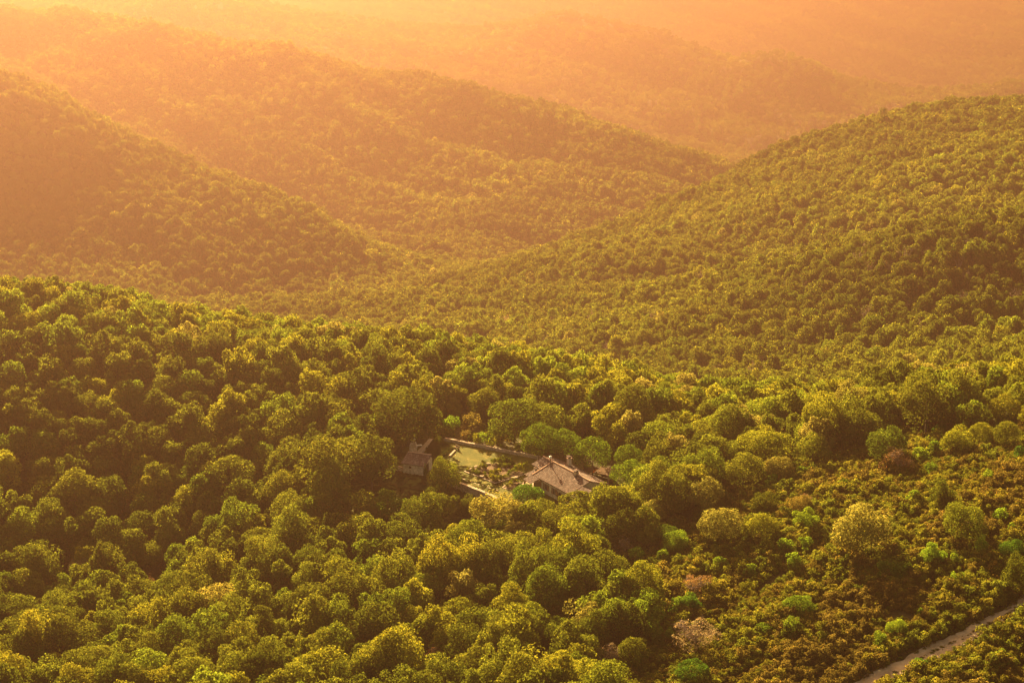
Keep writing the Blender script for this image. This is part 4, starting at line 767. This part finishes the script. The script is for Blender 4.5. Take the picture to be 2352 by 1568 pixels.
for x, y, s_, ti in GP:
    wherep = 'in the flower bed by the porch' if y > 900 and x > 1400 else 'behind the garden bed' if y < 470 else 'in the left garden bed' if x < 1000 else 'in the middle garden bed' if y < 740 else 'in the front garden bed'
    gb.setdefault('%s leafy plant %s' % (COLW[ti], wherep), []).append((x, y, s_, ti))
for lb, L_ in gb.items():
    L_.sort()
    for i, (x, y, s_, ti) in enumerate(L_):
        o = link('garden_plant', SMALL[rng.integers(4)], None, (*gz(*Z3(x, y + 20)), .05)); o.scale = (s_ * .85, s_ * .85, s_ * .72); o.rotation_euler.z = rng.uniform(0, 6.28); o.color = (*TINT[ti], 1)
        tag(o, lb if len(L_) == 1 else lb + ', ' + (('left one of two', 'right one of two')[i] if len(L_) == 2 else '%s of %s from left' % (ORD[i], NUM[len(L_) - 1])), 'plant', 'kitchen garden plants')
vr = empty('bean_trellis', (*gz(*Z3(1690,690)), .05), 0, 'row of tall staked bean plants at the right of the kitchen garden', 'trellis')
e_ = Vector((*gz(*Z3(1990,610)), .05)) - vr.location; vr.rotation_euler.z = math.atan2(e_.y, e_.x); l_ = e_.length
for i in range(9):
    xx = l_ * i / 8; MB().cyl((xx, 0, 0), (xx + rng.normal() * .05, rng.normal() * .05, 2.3), .03, .025, 5).build('pole', M['wood'], vr)
    o = link('vine', SMALL[rng.integers(4)], vr, (xx, 0, .2)); o.scale = (.55, .8, rng.uniform(1.5, 1.9)); o.color = (*TINT['yellow' if i % 3 else 'bright'], 1)

tk = []
for (ax, ay), (bx, by), wd in zip(TRACK, TRACK[1:], [5.6, 5.6, 5.4, 4.7, 4.2, 3.7, 3.1, 3.0]):
    L_ = math.hypot(bx - ax, by - ay); nx_, ny_ = -(by - ay) / L_, (bx - ax) / L_
    for k in range(int(L_ * 9)):
        f = rng.uniform(); off = rng.choice([rng.normal() * .22, wd * .5 + rng.normal() * .3, -wd * .5 + rng.normal() * .3], p=[.34, .33, .33]); tk.append((ax + (bx - ax) * f + nx_ * off, ay + (by - ay) * f + ny_ * off))
tk = np.array(tk); n = len(tk); sg = rng.uniform(.25, .7, n)
scatter('verge_grass', np.concatenate([tk, height(tk[:, 0], tk[:, 1])[:, None]], 1), rng.integers(14, 18, n), np.stack([np.zeros(n), np.zeros(n), rng.uniform(0, 6.28, n)], -1), np.stack([sg, sg, sg * .45], -1), tints(n, ['olive', 'yellow', 'brown'], [.4, .25, .35]), 'dry grass on the middle and edges of the track', 'grass')

# ------------------------------------------------------------------ haze
hm, ht, ho = newmat('haze'); pv = N(ht, 'ShaderNodeVolumePrincipled', Density=HAZE_DENSITY, Anisotropy=HAZE_G); pv.inputs['Color'].default_value = (*HAZE_COLOR, 1)
ht.links.new(pv.outputs[0], ho.inputs['Volume'])
HAZE_Z0 = min(-420.0, float(min(v.co.z for v in bpy.data.objects['ground'].data.vertices)) - 1.0)
hb = MB().box(-3500, 3500, -150, 7600, HAZE_Z0, 192).build('haze', hm); tag(hb, 'warm evening haze filling the valley', 'haze', kind='stuff')
